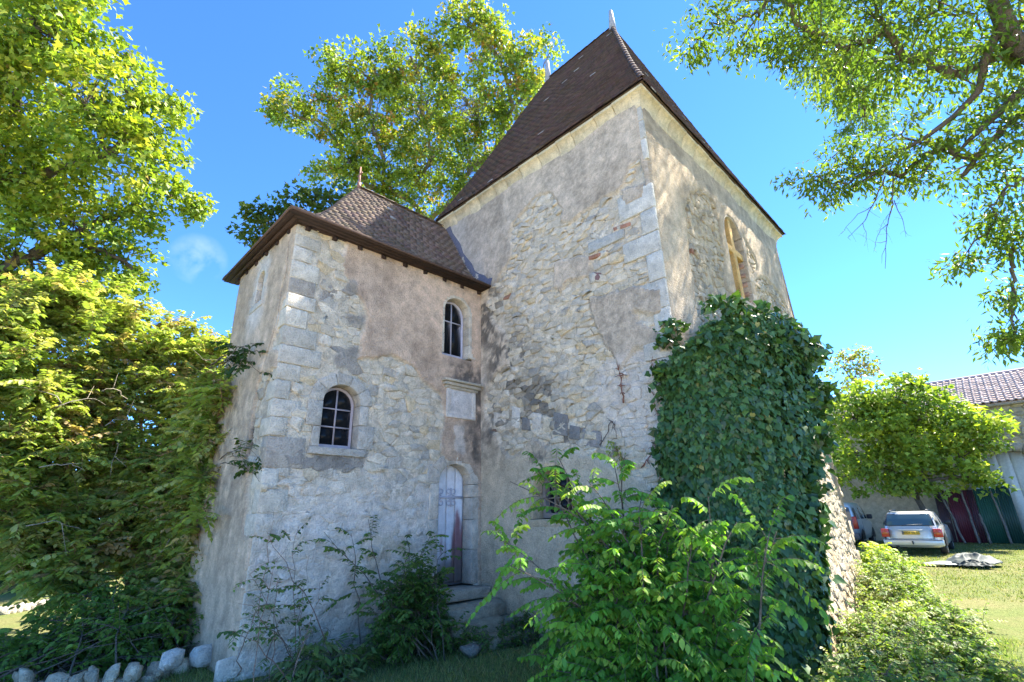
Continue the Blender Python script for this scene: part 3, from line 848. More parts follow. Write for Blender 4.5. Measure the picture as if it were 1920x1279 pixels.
# lead flashing where the turret roof meets the tower
fl = []
for s in np.linspace(0, 1, 13):
    y, z = kA[1] + (vy0 - kA[1]) * s, kA[2] + (vz - kA[2]) * s - 0.30 * math.sin(math.pi * s ** 1.5)
    fl.append((y, z))
V = []; F = []
for i, (y, z) in enumerate(fl):
    w = 0.15 + 0.03 * math.sin(i * 2.1)
    V += [(TX - 0.045, y - 0.02, z + 0.0), (TX - 0.047, y - w * 0.55, z + w * 0.75 + 0.02), (TX - 0.03, y - w * 0.55, z + w * 0.75 + 0.02)]
    if i: F += [(3 * i - 3, 3 * i, 3 * i + 1, 3 * i - 2), (3 * i - 2, 3 * i + 1, 3 * i + 2, 3 * i - 1)]
MB().add(V, F, (0.13, 0.12, 0.14)).build('flashing', MAT['iron'], turret_roof)

# ------------------------------------------------------------------ windows and doors
def arch_pts(u0, u1, sp, ri, n=14, grow=0.0):
    c, hw = (u0 + u1) / 2, (u1 - u0) / 2 + grow
    return [(c + hw * math.cos(a), sp + (ri + grow) * math.sin(a)) for a in np.linspace(0, math.pi, n)]   # right to left

def surround(fn, op, parent, col, jamb_h, width=(0.13, 0.24), nv=5, depth=0.24, vw=0.17, proud=0.03, sill=True, point=False):
    u0, u1, s, sp, ri = op
    c, hw = (u0 + u1) / 2, (u1 - u0) / 2
    for side in (-1, 1):
        v, k = s, (0 if side < 0 else 1)
        while v < sp - 0.02:
            h = min(jamb_h * rng.uniform(0.8, 1.25), sp - v)
            if sp - v - h < 0.12: h = sp - v
            w = width[k % 2] * rng.uniform(0.85, 1.15)
            e = c + side * hw; f = e + side * w
            poly = [(e, v + 0.004), (f, v + 0.004), (f + rng.uniform(-0.015, 0.015), v + h - 0.004), (e, v + h - 0.004)]
            if side < 0: poly = poly[::-1]
            MB().prism(poly, -depth, proud + rng.uniform(-0.004, 0.004), fn, np.array(col) * rng.uniform(0.84, 1.08)).build('surround_stone', MAT['stone'], parent, bevel=0.006)
            v += h; k += 1
    ang = np.linspace(0, math.pi, nv + 1)
    for a, b in zip(ang[:-1], ang[1:]):
        t = np.linspace(a + 0.008, b - 0.008, 5); ow = vw * rng.uniform(0.85, 1.25)
        poly = [(c + hw * math.cos(x), sp + ri * math.sin(x)) for x in t[::-1]] + [(c + (hw + ow) * math.cos(x), sp + (ri + ow) * math.sin(x)) for x in t]
        MB().prism(poly, -depth, proud + rng.uniform(-0.004, 0.004), fn, np.array(col) * rng.uniform(0.84, 1.08)).build('surround_stone', MAT['stone'], parent, bevel=0.006)
    if sill:
        MB().prism([(u0 - 0.14, s - 0.10), (u1 + 0.14, s - 0.11), (u1 + 0.13, s - 0.003), (u0 - 0.13, s - 0.003)], -depth, proud + 0.02, fn, np.array(col) * 0.82).build('sill', MAT['stone'], parent, bevel=0.008)

def glazing(fn, op, rows, cols, depth=0.15, fw=0.034, bw=0.019, col=(0.5, 0.46, 0.47), name='window'):
    """rows: heights of the cross bars, cols: positions of the upright bars"""
    u0, u1, s, sp, ri = op
    u0 += 0.012; u1 -= 0.012; s += 0.012; ri -= 0.012
    m = MB()
    outer = [(u0, s), (u1, s)] + arch_pts(u0, u1, sp, ri)
    inner = [(u0 + fw, s + fw * 1.4), (u1 - fw, s + fw * 1.4)] + arch_pts(u0 + fw, u1 - fw, sp, ri - fw)
    n = len(outer)
    V = [fn(u, v, -depth) for u, v in outer] + [fn(u, v, -depth) for u, v in inner] + [fn(u, v, -depth - 0.05) for u, v in outer] + [fn(u, v, -depth - 0.05) for u, v in inner]
    F = []
    for i in range(n):
        j = (i + 1) % n
        F += [(i, j, n + j, n + i), (n + i, n + j, 3 * n + j, 3 * n + i)]
    m.add(V, F, col)
    w = hpart(m.build(name, MAT['paint'], bevel=0.0))
    a, b, c0 = u0 + fw, u1 - fw, s + fw * 1.4
    cc, hw, rr = (u0 + u1) / 2, (u1 - u0) / 2 - fw, ri - fw
    def top(u): return sp + rr * math.sqrt(max(0, 1 - ((u - cc) / hw) ** 2))
    for u in cols:
        MB().prism([(u - bw / 2, c0), (u + bw / 2, c0), (u + bw / 2, top(u)), (u - bw / 2, top(u))], -depth - 0.03, -depth - 0.004, fn, np.array(col) * 1.08).build('glazing_bar', MAT['paint'], w)
    for v in rows:
        d = 0 if v <= sp else hw - hw * math.sqrt(max(0, 1 - ((v - sp) / rr) ** 2))
        MB().prism([(a + d, v - bw / 2), (b - d, v - bw / 2), (b - d, v + bw / 2), (a + d, v + bw / 2)], -depth - 0.031, -depth - 0.006, fn, np.array(col) * 1.0).build('glazing_bar', MAT['paint'], w)
    us = [a] + list(cols) + [b]; vs = [c0] + list(rows) + [None]
    for i in range(len(us) - 1):
        for j in range(len(vs) - 1):
            p, q = us[i], us[i + 1]; lo = vs[j]; hi = vs[j + 1]
            if hi is None or hi > sp:
                tops = [(u, min(top(u), hi if hi else 99)) for u in np.linspace(q, p, 8)]
            else: tops = [(q, hi), (p, hi)]
            tops = [(u, max(v, lo + 0.004)) for u, v in tops]
            MB().prism([(p, lo), (q, lo)] + tops, -depth - 0.022, -depth - 0.018, fn).build('pane', MAT['glass'], w)
    return w

CREAM, GREYST = (0.60, 0.555, 0.475), (0.50, 0.47, 0.42)
fnTF, fnTL, fnWL, fnWR = [FACES[k]['fn'] for k in ('TF', 'TL', 'WL', 'WR')]
op = OPEN['TF'][0]
w1 = glazing(fnTF, op, [2.86, 3.12], [3.18], col=(0.38, 0.32, 0.32)); surround(fnTF, op, w1, GREYST, 0.33)
tag(w1, 'arched six-pane window low in the turret, faded pinkish paint')
op = OPEN['TF'][1]
w2 = glazing(fnTF, op, [5.02], [5.245], col=(0.46, 0.43, 0.46)); surround(fnTF, op, w2, CREAM, 0.30, sill=False, width=(0.12, 0.2))
tag(w2, 'arched four-pane window under the turret eaves')
# cellar opening behind the bush: iron bars and dark room
op = OPEN['WL'][0]
w3 = glazing(fnWL, op, [1.85], [4.88, 5.14], depth=0.2, fw=0.05, col=(0.22, 0.17, 0.13)); surround(fnWL, op, w3, (0.57, 0.47, 0.33), 0.25, nv=5, width=(0.14, 0.2), vw=0.22, sill=True)
# slit in the turret side, bricked up at the back
op = OPEN['TL'][0]
niche = hpart(MB().prism([(op[0] - .05, op[2] - .05), (op[1] + .05, op[2] - .05), (op[1] + .05, op[3] + .2), (op[0] - .05, op[3] + .2)], -0.2, -0.16, fnTL, (0.42, 0.39, 0.33)).build('blind_window', MAT['masonry']))
surround(fnTL, op, niche, (0.60, 0.57, 0.52), 0.3, width=(0.11, 0.16), nv=3, vw=0.1, sill=True, depth=0.17)
# pointed window with a pale stone cross
op = OPEN['WR'][0]
w4 = glazing(fnWR, op, [5.8, 6.4], [], depth=0.26, fw=0.05, col=(0.16, 0.09, 0.07)); surround(fnWR, op, w4, (0.47, 0.41, 0.33), 0.3, nv=7, width=(0.12, 0.19), depth=0.3)
MB().prism([(8.95, 5.27), (9.10, 5.27), (9.10, 7.03), (8.95, 7.03)], -0.2, -0.01, fnWR, (0.56, 0.38, 0.16)).build('mullion', MAT['stone'], w4, bevel=0.012)
MB().prism([(8.59, 6.26), (9.45, 6.26), (9.45, 6.40), (8.59, 6.40)], -0.197, -0.013, fnWR, (0.56, 0.38, 0.16)).build('transom', MAT['stone'], w4, bevel=0.012)
for k in range(5):      # brick infill on the far jamb
    for q in range(2):
        z0 = 5.32 + 0.2 * k + 0.1 * q
        MB().box((9.435, TY + 0.03 + 0.1 * q, z0), (9.475, TY + 0.2, z0 + 0.085), np.array((0.46, 0.30, 0.23)) * rng.uniform(0.8, 1.15)).build('brick', MAT['stone'], w4)

# door: boards, cover strip, forged strap hinges with scrolls, weathered foot
op = OPEN['TF'][2]
u0, u1, s, sp, ri = op
cc, hw = (u0 + u1) / 2, (u1 - u0) / 2
def dtop(u): return sp + (ri - 0.005) * math.sqrt(max(0, 1 - ((u - cc) / hw) ** 2))
door = hpart(MB().prism([(u0, s), (u1, s)] + arch_pts(u0, u1, sp, ri), -0.24, -0.20, fnTF, (0.30, 0.29, 0.31)).build('door', MAT['paint']))
tag(door, 'narrow arched board door, bluish white paint worn to bare wood')
def door_col(u, v):
    n = fbm(u * 26, v * 1.6, seed=91) + 0.6 * fbm(u * 50, v * 3, seed=92)
    wear = sstep(-0.05, 0.35, n + 0.6 * sstep(5.18, 5.5, u) - 0.85 * sstep(1.1, 2.0, v) - 0.02)
    c = L3(np.array((0.74, 0.72, 0.71)) * np.ones(np.shape(u) + (3,)), (0.27, 0.13, 0.13), wear)
    foot = sstep(1.2, 0.75, v + 0.25 * fbm(u * 9, v * 9, seed=93))
    return L3(c, (0.11, 0.10, 0.085), 0.85 * foot)
cuts = [u0 + 0.012, u0 + 0.135, u0 + 0.325, u0 + 0.505, u1 - 0.012]
for a, b in zip(cuts[:-1], cuts[1:]):
    a += 0.003; b -= 0.003
    us = np.linspace(a, b, 5); vs = np.linspace(0, 1, 40); U, T = np.meshgrid(us, vs, indexing='ij')
    tp = np.array([dtop(u) for u in us])[:, None]; Vv = (s + 0.03) + (tp - s - 0.03) * T
    P = np.stack(np.broadcast_arrays(U, UY + 0.185 + 0.003 * fbm(U * 30, Vv * 3, seed=94), Vv), -1)
    idx = np.arange(U.size).reshape(U.shape)
    q = np.stack([idx[:-1, :-1], idx[1:, :-1], idx[1:, 1:], idx[:-1, 1:]], -1).reshape(-1, 4)
    o = obj('plank', mesh_np('plank', P.reshape(-1, 3), q, door_col(U, Vv).reshape(-1, 3), True), MAT['paint'], door)
    sd = o.modifiers.new('solid', 'SOLIDIFY'); sd.thickness = 0.02; sd.offset = -1
def scroll(cu, cv, r, a0, turns, sgn):
    P = []
    for t in np.linspace(0, 1, 16):
        a = a0 + sgn * turns * 2 * math.pi * t; rr = r * (1 - 0.62 * t)
        P.append(fnTF(cu + rr * math.cos(a), cv + rr * math.sin(a), -0.172))
    return P
IR = (0.50, 0.49, 0.53)
hinge = MB()
hz = 1.92
hinge.box((u0 + 0.10, UY + 0.166, hz - 0.018), (u1 - 0.03, UY + 0.183, hz + 0.018), IR)
hinge.build('strap_hinge', MAT['paint'], door)
for q, (cu, sg) in enumerate(((u0 + 0.085, 1), (u0 + 0.20, -1), (u0 + 0.35, 1), (u0 + 0.46, -1))):
    for vs_ in (1, -1):
        hinge = MB(); hinge.tube(scroll(cu, hz + vs_ * 0.085, 0.06, vs_ * (-math.pi / 2), 1.1, sg * vs_), 0.009, 5, IR); hinge.build('hinge_scroll', MAT['paint'], door)
for q in (0.15, 0.40):
    hinge = MB(); hinge.tube([fnTF(u0 + q, hz - 0.15, -0.174), fnTF(u0 + q, hz + 0.15, -0.174)], 0.011, 5, IR); hinge.build('hinge_bar', MAT['paint'], door)
surround(fnTF, op, door, (0.56, 0.51, 0.44), 0.42, width=(0.15, 0.19), nv=6, vw=0.2, sill=False, depth=0.25, proud=0.032)
# carved plaque under its own small cornice
pl = hpart(MB().box((5.02, UY - 0.045, 3.20), (5.66, UY + 0.02, 3.70), (0.56, 0.535, 0.52)).build('stone_plaque', MAT['stone'], bevel=0.006))
tag(pl, 'blank carved stone tablet under a moulded ledge')
for a, b in (((5.02, 3.20), (5.66, 3.25)), ((5.02, 3.25), (5.10, 3.70)), ((5.58, 3.25), (5.66, 3.70))):
    MB().box((a[0] + 0.002, UY - 0.062, a[1] + 0.002), (b[0] - 0.002, UY - 0.043, b[1]), (0.58, 0.55, 0.52)).build('plaque_border', MAT['stone'], pl, bevel=0.004)
for z0, z1, o_, e in ((3.70, 3.745, 0.08, 0.02), (3.747, 3.80, 0.12, 0.055), (3.802, 3.845, 0.16, 0.09)):
    MB().box((5.0 - e, UY - o_, z0), (5.68 + e, UY + 0.02, z1), np.array((0.42, 0.39, 0.33)) * rng.uniform(0.9, 1.1), jit=0.004).build('plaque_ledge', MAT['stone'], pl, bevel=0.01)
# big flat relieving arch over the cellar window
for (x0, x1, y0, y1, c) in ((925, 950, 773, 804, (0.58, 0.53, 0.46)), (959, 977, 762, 802, (0.55, 0.52, 0.47)), (979, 997, 783, 806, (0.22, 0.215, 0.21)), (998, 1017, 773, 804, (0.56, 0.52, 0.46)), (1018, 1036, 783, 808, (0.52, 0.45, 0.34)), (1037, 1067, 773, 815, (0.21, 0.205, 0.20)), (1068, 1090, 797, 823, (0.23, 0.225, 0.22)), (1091, 1129, 803, 836, (0.26, 0.25, 0.245)), (1009, 1043, 838, 872, (0.30, 0.285, 0.26))):
    q = [(x0 + 2, y0), (x1 - 1, y0 + (x1 - x0) * 0.18), (x1 - 2, y1 + (x1 - x0) * 0.12), (x0, y1)]
    MB().prism(uv('WL', q)[::-1], -0.05, 0.018 + rng.uniform(-0.006, 0.012), fnWL, np.array(c) * rng.uniform(0.9, 1.1)).build('arch_stone', MAT['stone'], tower_wall, bevel=0.012)
# long grey slab stones and reddish bricks in the tower front
for (pxs, c, h) in (([(1105, 458), (1172, 430), (1172, 446), (1106, 478)], (0.42, 0.42, 0.40), 0.04), ([(1104, 482), (1140, 470), (1140, 476), (1104, 489)], (0.36, 0.19, 0.13), 0.025), ([(1150, 428), (1182, 417), (1182, 424), (1152, 434)], (0.38, 0.20, 0.14), 0.02), ([(1112, 511), (1128, 512), (1124, 526), (1112, 528)], (0.20, 0.12, 0.12), 0.015)):
    P = uv('WL', pxs)[::-1]
    MB().prism(P, -0.05, h, fnWL, c).build('bonding_stone', MAT['stone'], tower_wall, bevel=0.006)
# threshold and worn steps up to the door
st = hpart(MB().box((4.86, UY - 0.34, 0.44), (5.72, UY + 0.26, 0.585), (0.42, 0.39, 0.33), jit=0.012).build('step', MAT['stone'], bevel=0.02))
STEPS = [((5.25, UY - 0.36, 0.33), (0.60, 0.36, 0.09), (0.38, 0.35, 0.28)), ((5.05, UY - 0.62, 0.16), (0.50, 0.34, 0.10), (0.32, 0.30, 0.23)), ((5.72, UY - 0.58, 0.14), (0.30, 0.30, 0.09), (0.26, 0.25, 0.19)), ((5.1, UY - 1.0, 0.02), (0.48, 0.30, 0.09), (0.32, 0.30, 0.23)), ((5.75, UY - 0.98, 0.0), (0.26, 0.26, 0.08), (0.26, 0.25, 0.19))]
# ------------------------------------------------------------------ leaves and trees
TPL = {   # leaf outlines: x across, y along, z fold; triangles
    'ovate': (np.array([(0, 0, 0), (.27, .30, .05), (.24, .66, .05), (0, 1, -.04), (-.24, .66, .05), (-.27, .30, .05)]), np.array([(0, 1, 2), (0, 2, 3), (0, 3, 4), (0, 4, 5)])),
    'lance': (np.array([(0, 0, 0), (.17, .42, .03), (0, 1, -.03), (-.17, .42, .03)]), np.array([(0, 1, 2), (0, 2, 3)])),
    'maple': (np.array([(0, 0, 0), (.50, .28, .06), (.20, .50, .02), (0, 1, -.05), (-.20, .50, .02), (-.50, .28, .06)]), np.array([(0, 1, 2), (0, 2, 3), (0, 3, 4), (0, 4, 5)])),
    'ivy': (np.array([(0, 0, 0), (.30, -.14, .0), (.50, .20, .04), (.24, .55, .03), (0, 1, -.05), (-.24, .55, .03), (-.50, .20, .04), (-.30, -.14, 0)]), np.array([(0, 1, 2), (0, 2, 3), (0, 3, 4), (0, 4, 5), (0, 5, 6), (0, 6, 7)])),
}
def unit(v): return v / (np.linalg.norm(v, axis=-1, keepdims=True) + 1e-9)
def leaf_arrays(tpl, P, tip, nrm, size, tint):
    V0, F0 = TPL[tpl]
    Y = unit(tip); X = unit(np.cross(Y, nrm)); Z = np.cross(X, Y)
    n, k = len(P), len(V0)
    s = size[:, None, None]
    V = P[:, None] + s * (V0[None, :, 0:1] * X[:, None] + V0[None, :, 1:2] * Y[:, None] + V0[None, :, 2:3] * Z[:, None])
    F = (F0[None] + k * np.arange(n)[:, None, None]).reshape(-1, 3)
    T = np.repeat(np.clip(tint, 0.002, 1), k, 0)
    return V.reshape(-1, 3), F, T

def leaf_object(name, tpl, P, tip, nrm, size, tint, mat, parent=None):
    V, F, T = leaf_arrays(tpl, np.asarray(P), tip, nrm, size, tint)
    o = obj(name, mesh_np(name, V, F, T), mat, parent)
    o['kind'] = 'stuff'
    return o

LEAF_PROTO = {}
def leaf_singles(name, tpl, P, tip, nrm, size, tint, mat, parent, n, inv=None):
    """the n leaves that show largest, each its own object; twelve shared meshes carry the colours"""
    d = np.linalg.norm(P - EYE, axis=1)
    tow = np.abs((unit(nrm) * unit(EYE - P)).sum(1))
    sc = size ** 2 * (0.3 + tow) / d ** 2
    pick = np.argsort(-sc)[:n]
    V0, F0 = TPL[tpl]
    for k, i in enumerate(pick):
        key = (name, tpl, parent.name, int(k % 12))
        if key not in LEAF_PROTO:
            me = mesh_np(name, V0, F0, np.tile(np.clip(tint[i], .002, 1), (len(V0), 1))); me.materials.append(mat); LEAF_PROTO[key] = me
        Y = unit(tip[i]); X = unit(np.cross(Y, nrm[i])); Z = np.cross(X, Y); s = size[i]
        o = bpy.data.objects.new(name, LEAF_PROTO[key]); C.objects.link(o); o.parent = parent
        o.matrix_local = (inv if inv is not None else Matrix.Identity(4)) @ Matrix(((X[0] * s, Y[0] * s, Z[0] * s, P[i][0]), (X[1] * s, Y[1] * s, Z[1] * s, P[i][1]), (X[2] * s, Y[2] * s, Z[2] * s, P[i][2]), (0, 0, 0, 1)))
    keep = np.ones(len(P), bool); keep[pick] = False
    return keep

def tube_batch(Ps, Rr, k=3):
    """many thin branches at once: Ps (N,n,3), Rr (N,n)"""
    Ps = np.asarray(Ps, float); N, n = Ps.shape[:2]
    T = unit(np.gradient(Ps, axis=1)); ref = np.where(np.abs(T[:, :1, 2:3]) < 0.9, np.array((0, 0, 1.0)), np.array((1.0, 0, 0)))
    a = unit(np.cross(T, np.broadcast_to(ref, T.shape))); b = np.cross(T, a)
    ang = np.arange(k) * 2 * math.pi / k
    V = Ps[:, :, None] + np.asarray(Rr)[:, :, None, None] * (np.cos(ang)[None, None, :, None] * a[:, :, None] + np.sin(ang)[None, None, :, None] * b[:, :, None])
    i, j = np.meshgrid(np.arange(n - 1), np.arange(k), indexing='ij'); j2 = (j + 1) % k
    f = np.stack([i * k + j, i * k + j2, (i + 1) * k + j2, (i + 1) * k + j], -1).reshape(-1, 4)
    F = (f[None] + (n * k) * np.arange(N)[:, None, None]).reshape(-1, 4)
    return V.reshape(-1, 3), F

def bez(a, b, c, n):
    t = np.linspace(0, 1, n)[:, None]
    return (1 - t) ** 2 * a + 2 * t * (1 - t) * b + t * t * c

def rand_unit(r, n): return unit(r.normal(0, 1, (n, 3)))

def px_lobes(L, r, sq=1.0):
    """(px, py, radius px[, dr]) -> centre, radius in metres"""
    out = []
    for q in L:
        px, py, rad = q[:3]; rr = r + (q[3] if len(q) > 3 else 0)
        a = at(px, py, rr); b = at(px + rad, py, rr); c = at(px, py + rad, rr)
        out.append((a, 0.5 * (np.linalg.norm(a - b) + np.linalg.norm(a - c)) * sq))
    return out

def tree(name, label, base, fork, lobes, seed, leaf='maple', size=(0.12, 0.2), per=26, dens=10.0, spread=0.26, pal=((0.10, 0.15, 0.02),), palw=None, trunk_r=0.25, bark=(0.16, 0.13, 0.10), droop=0.4, shell=0.55, cat='tree', group=None, mat=None, limb_r=0.35, twig=True, flat=0.75):
    r = np.random.default_rng(seed)
    base = np.asarray(base, float); fork = np.asarray(fork, float)
    root = thing(name, label, cat, tuple(base), group=group)
    inv = Matrix.Translation(tuple(-base))
    m = MB()
    mid = (base + fork) / 2 + r.normal(0, 0.15, 3) * np.array((1, 1, 0))
    P = bez(base - (0, 0, 0.15), mid, fork, 8)
    m.tube(P, np.linspace(trunk_r * 1.25, trunk_r * 0.8, 8), 9, bark)
    tr = m.build('trunk', MAT['bark'], root, True); tr.matrix_parent_inverse = inv
    br = MB(); TWP, TWR = [], []
    cl_P, cl_C = [], []
    # every limb grows from the nearest wood already there
    order = sorted(range(len(lobes)), key=lambda i: np.linalg.norm(lobes[i][0] - fork))
    nodes = [(p, -1) for p in P[4:]]; par = {}; starts = {}
    plen = [0.0] * len(nodes)
    for i in order:
        c = lobes[i][0]
        cost = [np.linalg.norm(c - q) + 0.35 * pl for (q, _), pl in zip(nodes, plen)]
        j = int(np.argmin(cost)); starts[i] = nodes[j][0]; par[i] = nodes[j][1]
        L = np.linalg.norm(c - nodes[j][0])
        nodes += [(nodes[j][0] + (c - nodes[j][0]) * 0.6, i), (c, i)]; plen += [plen[j] + L * 0.6, plen[j] + L]
    wt = {i: 1.0 for i in order}
    for i in reversed(order):
        if par[i] >= 0: wt[par[i]] += wt[i]
    for i in order:
        c, rad = lobes[i]; st = starts[i]
        ctrl = st + (c - st) * 0.5 + np.array((0, 0, 0.10 * np.linalg.norm(c - st))) + r.normal(0, 0.12 * np.linalg.norm(c - st), 3) * 0.6
        Lp = bez(st, ctrl, c, 9); Lp[1:-1] += r.normal(0, 0.03, (7, 3))
        r0 = trunk_r * limb_r * min(1.6, math.sqrt(wt[i]) * 0.42)
        br.tube(Lp, np.linspace(r0, r0 * (0.3 if wt[i] < 2 else 0.62), 9), 6, np.array(bark) * r.uniform(0.8, 1.15))
        n = max(4, int(dens * rad ** 2))
        d = rand_unit(r, n); q = r.random(n) ** (1 / 3) * (1 - shell) + shell
        K = c + d * (q * rad)[:, None] * np.array((1, 1, flat))
        K += r.normal(0, 0.12 * rad, K.shape)
        cl_P.append(K); cl_C.append(np.tile(c, (n, 1)))
        if twig:
            s0 = Lp[r.integers(4, 9, n)]
            cm = (s0 + K) / 2 + np.array((0, 0, 0.15 * rad)) + r.normal(0, 0.06 * rad, (n, 3))
            t = np.linspace(0, 1, 4)[None, :, None]
            TWP.append((1 - t) ** 2 * s0[:, None] + 2 * t * (1 - t) * cm[:, None] + t * t * K[:, None])
            TWR.append(np.tile(np.linspace(0.016, 0.004, 4) * (0.6 + 0.5 * rad), (n, 1)))
    b_ = br.build('branches', MAT['bark'], root, True); b_.matrix_parent_inverse = inv
    if twig:
        tv, tf = tube_batch(np.concatenate(TWP), np.concatenate(TWR), 3)
        t_ = obj('twigs', mesh_np('twigs', tv, tf, np.tile(np.array(bark), (len(tv), 1))), MAT['bark'], root); t_.matrix_parent_inverse = inv; t_['kind'] = 'stuff'
    cl_P, cl_C = np.concatenate(cl_P), np.concatenate(cl_C)
    n = len(cl_P); k = per
    cs = r.uniform(0.6, 1.25, n)
    pos = np.repeat(cl_P, k, 0) + np.clip(r.normal(0, spread, (n * k, 3)), -1.7 * spread, 1.7 * spread) * np.array((1, 1, 0.6)) * np.repeat(cs, k)[:, None]
    out = unit(pos - np.repeat(cl_C, k, 0))
    tip = unit(out * 0.6 + rand_unit(r, n * k) * 0.9 + np.array((0, 0, -droop)))
    nrm = unit(rand_unit(r, n * k) * 0.8 + np.array((0, 0, 0.8)) + out * 0.4)
    sz = r.uniform(*size, n * k)
    pc = np.array(pal); pw = np.array(palw) / np.sum(palw) if palw is not None else None
    ci = r.choice(len(pc), n, p=pw)
    cc = np.repeat(pc[ci], k, 0)
    alt = r.random(n * k) < 0.35
    cc[alt] = pc[r.choice(len(pc), alt.sum(), p=pw)]
    cc = cc * r.uniform(0.72, 1.28, (n * k, 1))
    o = leaf_object('crown', leaf, pos, tip, nrm, sz, cc, mat or MAT['leaf'], root); o.matrix_parent_inverse = inv
    return root

YG = ((0.31, 0.37, 0.04), (0.23, 0.31, 0.04), (0.14, 0.22, 0.03), (0.42, 0.42, 0.06), (0.40, 0.29, 0.06))
left_l = px_lobes([(60, 50, 95), (125, 85, 78), (30, 200, 110, 1), (165, 175, 90, -1), (235, 165, 65), (275, 240, 60, -.5), (295, 320, 50), (200, 290, 95, -1), (80, 330, 110, .5), (330, 372, 34), (355, 388, 22),
    (150, 430, 90), (235, 490, 48, -.5), (60, 480, 100), (30, 560, 80), (235, 405, 55), (130, 540, 55), (-60, 120, 130, 1), (-80, 300, 140, 1), (255, 530, 28), (-100, -60, 150, 2), (80, -60, 110, 1), (-80, 500, 110, 1), (310, 190, 35), (245, 100, 25)], 15.5)
tree('maple_tree', 'tall maple with yellow-green crown filling the upper left corner', (-3.2, 15.5, 0), at(-120, 480, 16), left_l, 301, 'maple', (0.10, 0.165), 64, 27, 0.21, YG, (4.5, 4.5, 3, 1.2, 0.25), 0.34, bark=(0.12, 0.10, 0.08))
mid_l = px_lobes([(880, 50, 50), (930, 100, 55), (980, 125, 42), (1035, 88, 26, 1), (835, 85, 40), (770, 105, 50), (705, 125, 45), (612, 100, 26), (640, 165, 42), (570, 175, 34), (548, 215, 36), (600, 228, 48), (690, 215, 70), (790, 195, 80), (880, 195, 80), (962, 200, 55), (1000, 170, 40, 1),
    (640, 290, 50), (720, 300, 62), (810, 300, 75), (890, 310, 60), (588, 325, 24), (760, 370, 55), (690, 350, 45), (850, 380, 50), (870, 15, 26), (900, 60, 40), (545, 190, 30), (660, 120, 30), (930, 280, 50)], 25)
CT = ((0.28, 0.35, 0.05), (0.20, 0.28, 0.045), (0.12, 0.19, 0.035), (0.42, 0.35, 0.07), (0.40, 0.22, 0.07))
tree('sycamore_tree', 'big open sycamore with yellowing leaves rising behind the tower', (19.5, 20.5, 0), at(800, 420, 26), mid_l, 302, 'maple', (0.13, 0.21), 56, 15, 0.26, CT, (4.5, 4, 2.5, 1.5, 0.5), 0.36, bark=(0.24, 0.21, 0.17), shell=0.35, limb_r=0.3)
low_l = px_lobes([(560, 395, 38), (618, 372, 36), (505, 418, 34), (468, 440, 20), (535, 440, 40), (590, 420, 40), (480, 400, 18), (640, 400, 40)], 18)
tree('lime_tree', 'dark green tree peeping over the turret eaves', (7.0, 16.5, 0), at(600, 520, 18.5), low_l, 303, 'maple', (0.15, 0.24), 36, 22, 0.24, ((0.08, 0.125, 0.025), (0.12, 0.17, 0.03), (0.17, 0.18, 0.04)), (3, 3, 1), 0.2)
# ash: its limbs reach in from the right, over the viewer
ash_l = px_lobes([(1300, 85, 30), (1345, 45, 45), (1410, 30, 75), (1500, 50, 85), (1590, 90, 85), (1480, 105, 32), (1690, 110, 95), (1790, 140, 100), (1880, 240, 95), (1620, 165, 45), (1655, 250, 55), (1730, 270, 70), (1800, 330, 75), (1560, 295, 46), (1525, 330, 36), (1630, 325, 45), (1880, 360, 70), (1560, 355, 26),
    (1855, 430, 42), (1900, 470, 34), (1805, 497, 16), (1900, 545, 26), (1905, 620, 24), (1885, 640, 14), (1690, 330, 30), (1640, 30, 90), (1760, 20, 90), (1870, 60, 90), (1960, 200, 90), (1980, 380, 80), (1960, 30, 100), (1450, -60, 80), (1600, -80, 100), (1750, -100, 110), (1900, -120, 120)], 10.5)
for (u, v, t, rad) in ((6.4, 6.2, 9.5, 0.55), (7.0, 5.0, 9.0, 0.7), (7.4, 6.6, 10, 0.45), (7.3, 4.2, 9.5, 0.8), (8.2, 5.2, 10, 0.6), (10.2, 5.0, 10.5, 0.6), (11.2, 6.4, 10, 0.45), (9.6, 4.3, 10, 0.7), (11.0, 5.0, 10.5, 0.6), (6.3, 7.2, 10, 0.4), (8.0, 6.2, 10.5, 0.45), (6.9, 5.7, 9, 0.5), (10.6, 6.9, 10.5, 0.4), (9.9, 5.8, 10, 0.45), (7.8, 4.9, 9.5, 0.5)):
    ash_l.append((np.array((u, TY, v)) + SUN * t, rad))
AG = ((0.14, 0.22, 0.03), (0.10, 0.17, 0.03), (0.21, 0.28, 0.04), (0.16, 0.22, 0.07))
ash = tree('ash_tree', 'large ash tree whose leafy boughs hang into the upper right', (14.5, -9.0, 0), np.array((13.6, -7.2, 7.5)), ash_l, 304, 'lance', (0.09, 0.15), 80, 27, 0.19, AG, (4, 3, 2, 1), 0.42, bark=(0.15, 0.12, 0.09), droop=0.7, limb_r=0.11, shell=0.3)
m = MB()
for pts, r0, r1 in (([(2050, 140), (1950, 105), (1895, 75), (1868, 20), (1850, -60)], 0.14, 0.10), ([(1870, 60), (1852, 110), (1830, 172), (1790, 215), (1735, 255), (1690, 290), (1640, 325), (1600, 350)], 0.06, 0.012), ([(1920, 165), (1850, 230), (1815, 260), (1785, 300)], 0.06, 0.015),
        ):
    P = np.array([at(x, y, 10.4) for x, y in pts]); P[1:-1] += rng.normal(0, 0.02, P[1:-1].shape)
    m.tube(P, np.linspace(r0, r1, len(P)), 7, (0.13, 0.105, 0.085))
